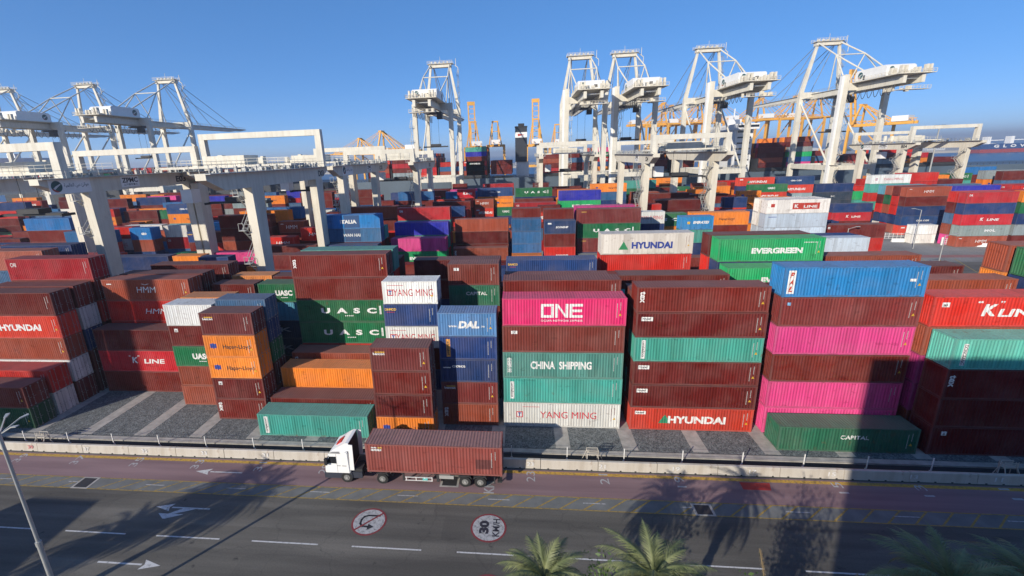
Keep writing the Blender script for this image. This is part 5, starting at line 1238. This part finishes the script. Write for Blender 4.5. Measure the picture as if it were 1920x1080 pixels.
for i, (gx, gy, h) in enumerate(((-27.0,32.3,8.5),(-29.2,29.5,8.2),(-33.5,26.0,8.0),(-24.5,31.0,9.5))):
    d = h/math.tan(rad(SUN_EL)); palm(gx-d*math.sin(rad(SUN_AZ)), gy-d*math.cos(rad(SUN_AZ)), h, 3.2, 10+i, 'date palm outside the left of the frame, number %s from the road' % ('one','two','three','four')[i])
def bush(x, y, h, n, r, seed, label, mat=None, name='roadside_tree', cat='tree'):
    r_ = random.Random(seed); t = empty(name, (x, y, 0), 0, label, cat); m_ = MB()
    tips = []
    m_.bar((0,0,0), (0,0,h*.5), .14, w2=.09, n=6)
    for i in range(9):
        a = r_.uniform(0, 6.28); q = Vector((math.cos(a)*r*r_.uniform(.3,.9), math.sin(a)*r*r_.uniform(.3,.9), h*r_.uniform(.65,1.0))); m_.bar((0,0,h*r_.uniform(.3,.5)), q, .07, w2=.02, n=5); tips.append(q)
    m_.build('trunk', M_TRUNK, t); L_ = MB()
    for i in range(n):
        c_ = r_.choice(tips)+Vector((r_.gauss(0,.4*r), r_.gauss(0,.4*r), r_.gauss(0,.16*h*.6))); s_ = r_.uniform(.08,.17); u = Vector((r_.uniform(-1,1), r_.uniform(-1,1), r_.uniform(-1,1))).normalized(); v = u.orthogonal().normalized()
        L_.quad([c_-u*s_, c_+v*s_*.45, c_+u*s_, c_-v*s_*.45])
    L_.build('crown', mat or M_BUSH, t)
bush(4.0, 18.6, 6.9, 420, .9, 31, 'thin leafy sapling between the two bottom palms')
bush(11.4, 18.2, 6.2, 800, 1.0, 32, 'leafy green bush right of the large palm')
bush(10.5, 15.0, 9.2, 1700, 1.5, 33, 'leafy tree below the frame whose shade falls by the red patch')
def reed(x, y, h, lean, label, seed):
    r_ = random.Random(seed); t = empty('reed_plume', (x, y, 0), 0, label, 'reed', 'dry reeds at the bottom edge'); p = Vector((0,0,0)); m_ = MB(); pts = []
    for k in range(15): q = Vector((lean*(k/14)**2, 0, h*k/14)); pts.append(q)
    for a, b_ in zip(pts, pts[1:]): m_.bar(a, b_, .035, n=5)
    m_.build('stem', M_DRY, t); F = MB()
    for i in range(420):
        s_ = r_.uniform(.72, 1.0); k = s_*14; a = pts[min(13, int(k))].lerp(pts[min(14, int(k)+1)], k-int(k)); d = Vector((r_.uniform(-1,1), r_.uniform(-1,1), r_.uniform(.4,1.6))).normalized()*.22*(1.25-s_)*2
        F.quad([a, a+d+Vector((.012,0,0)), a+d*.9])
    F.build('plume', M_DRY, t)
reed(12.6, 18.6, 9.6, -1.3, 'tallest dry reed plume leaning left at the bottom', 1); reed(13.6, 18.2, 8.2, .3, 'shorter upright dry reed plume beside the tall one', 2); reed(15.3, 18.4, 8.7, .4, 'dim reed plume in the shade left of the dark palm', 3)
MASS_END()

# ================================================================ haze
hb = MB(); hb.box(-9500, 12500, -3500, 14500, -8, 110); hz = hb.mesh('haze'); hm = bpy.data.materials.new('haze'); hm.use_nodes = True; ht = hm.node_tree; ht.nodes.clear()
ho = ht.nodes.new('ShaderNodeOutputMaterial'); hv = ht.nodes.new('ShaderNodeVolumePrincipled'); hv.inputs['Color'].default_value = (.78, .86, .97, 1); hv.inputs['Density'].default_value = HAZE; hv.inputs['Anisotropy'].default_value = .2
ht.links.new(hv.outputs[0], ho.inputs['Volume']); hz.materials.append(hm); ob = link('haze', hz); tag(ob, 'thin pale sea haze over the harbour', 'haze', kind='stuff')
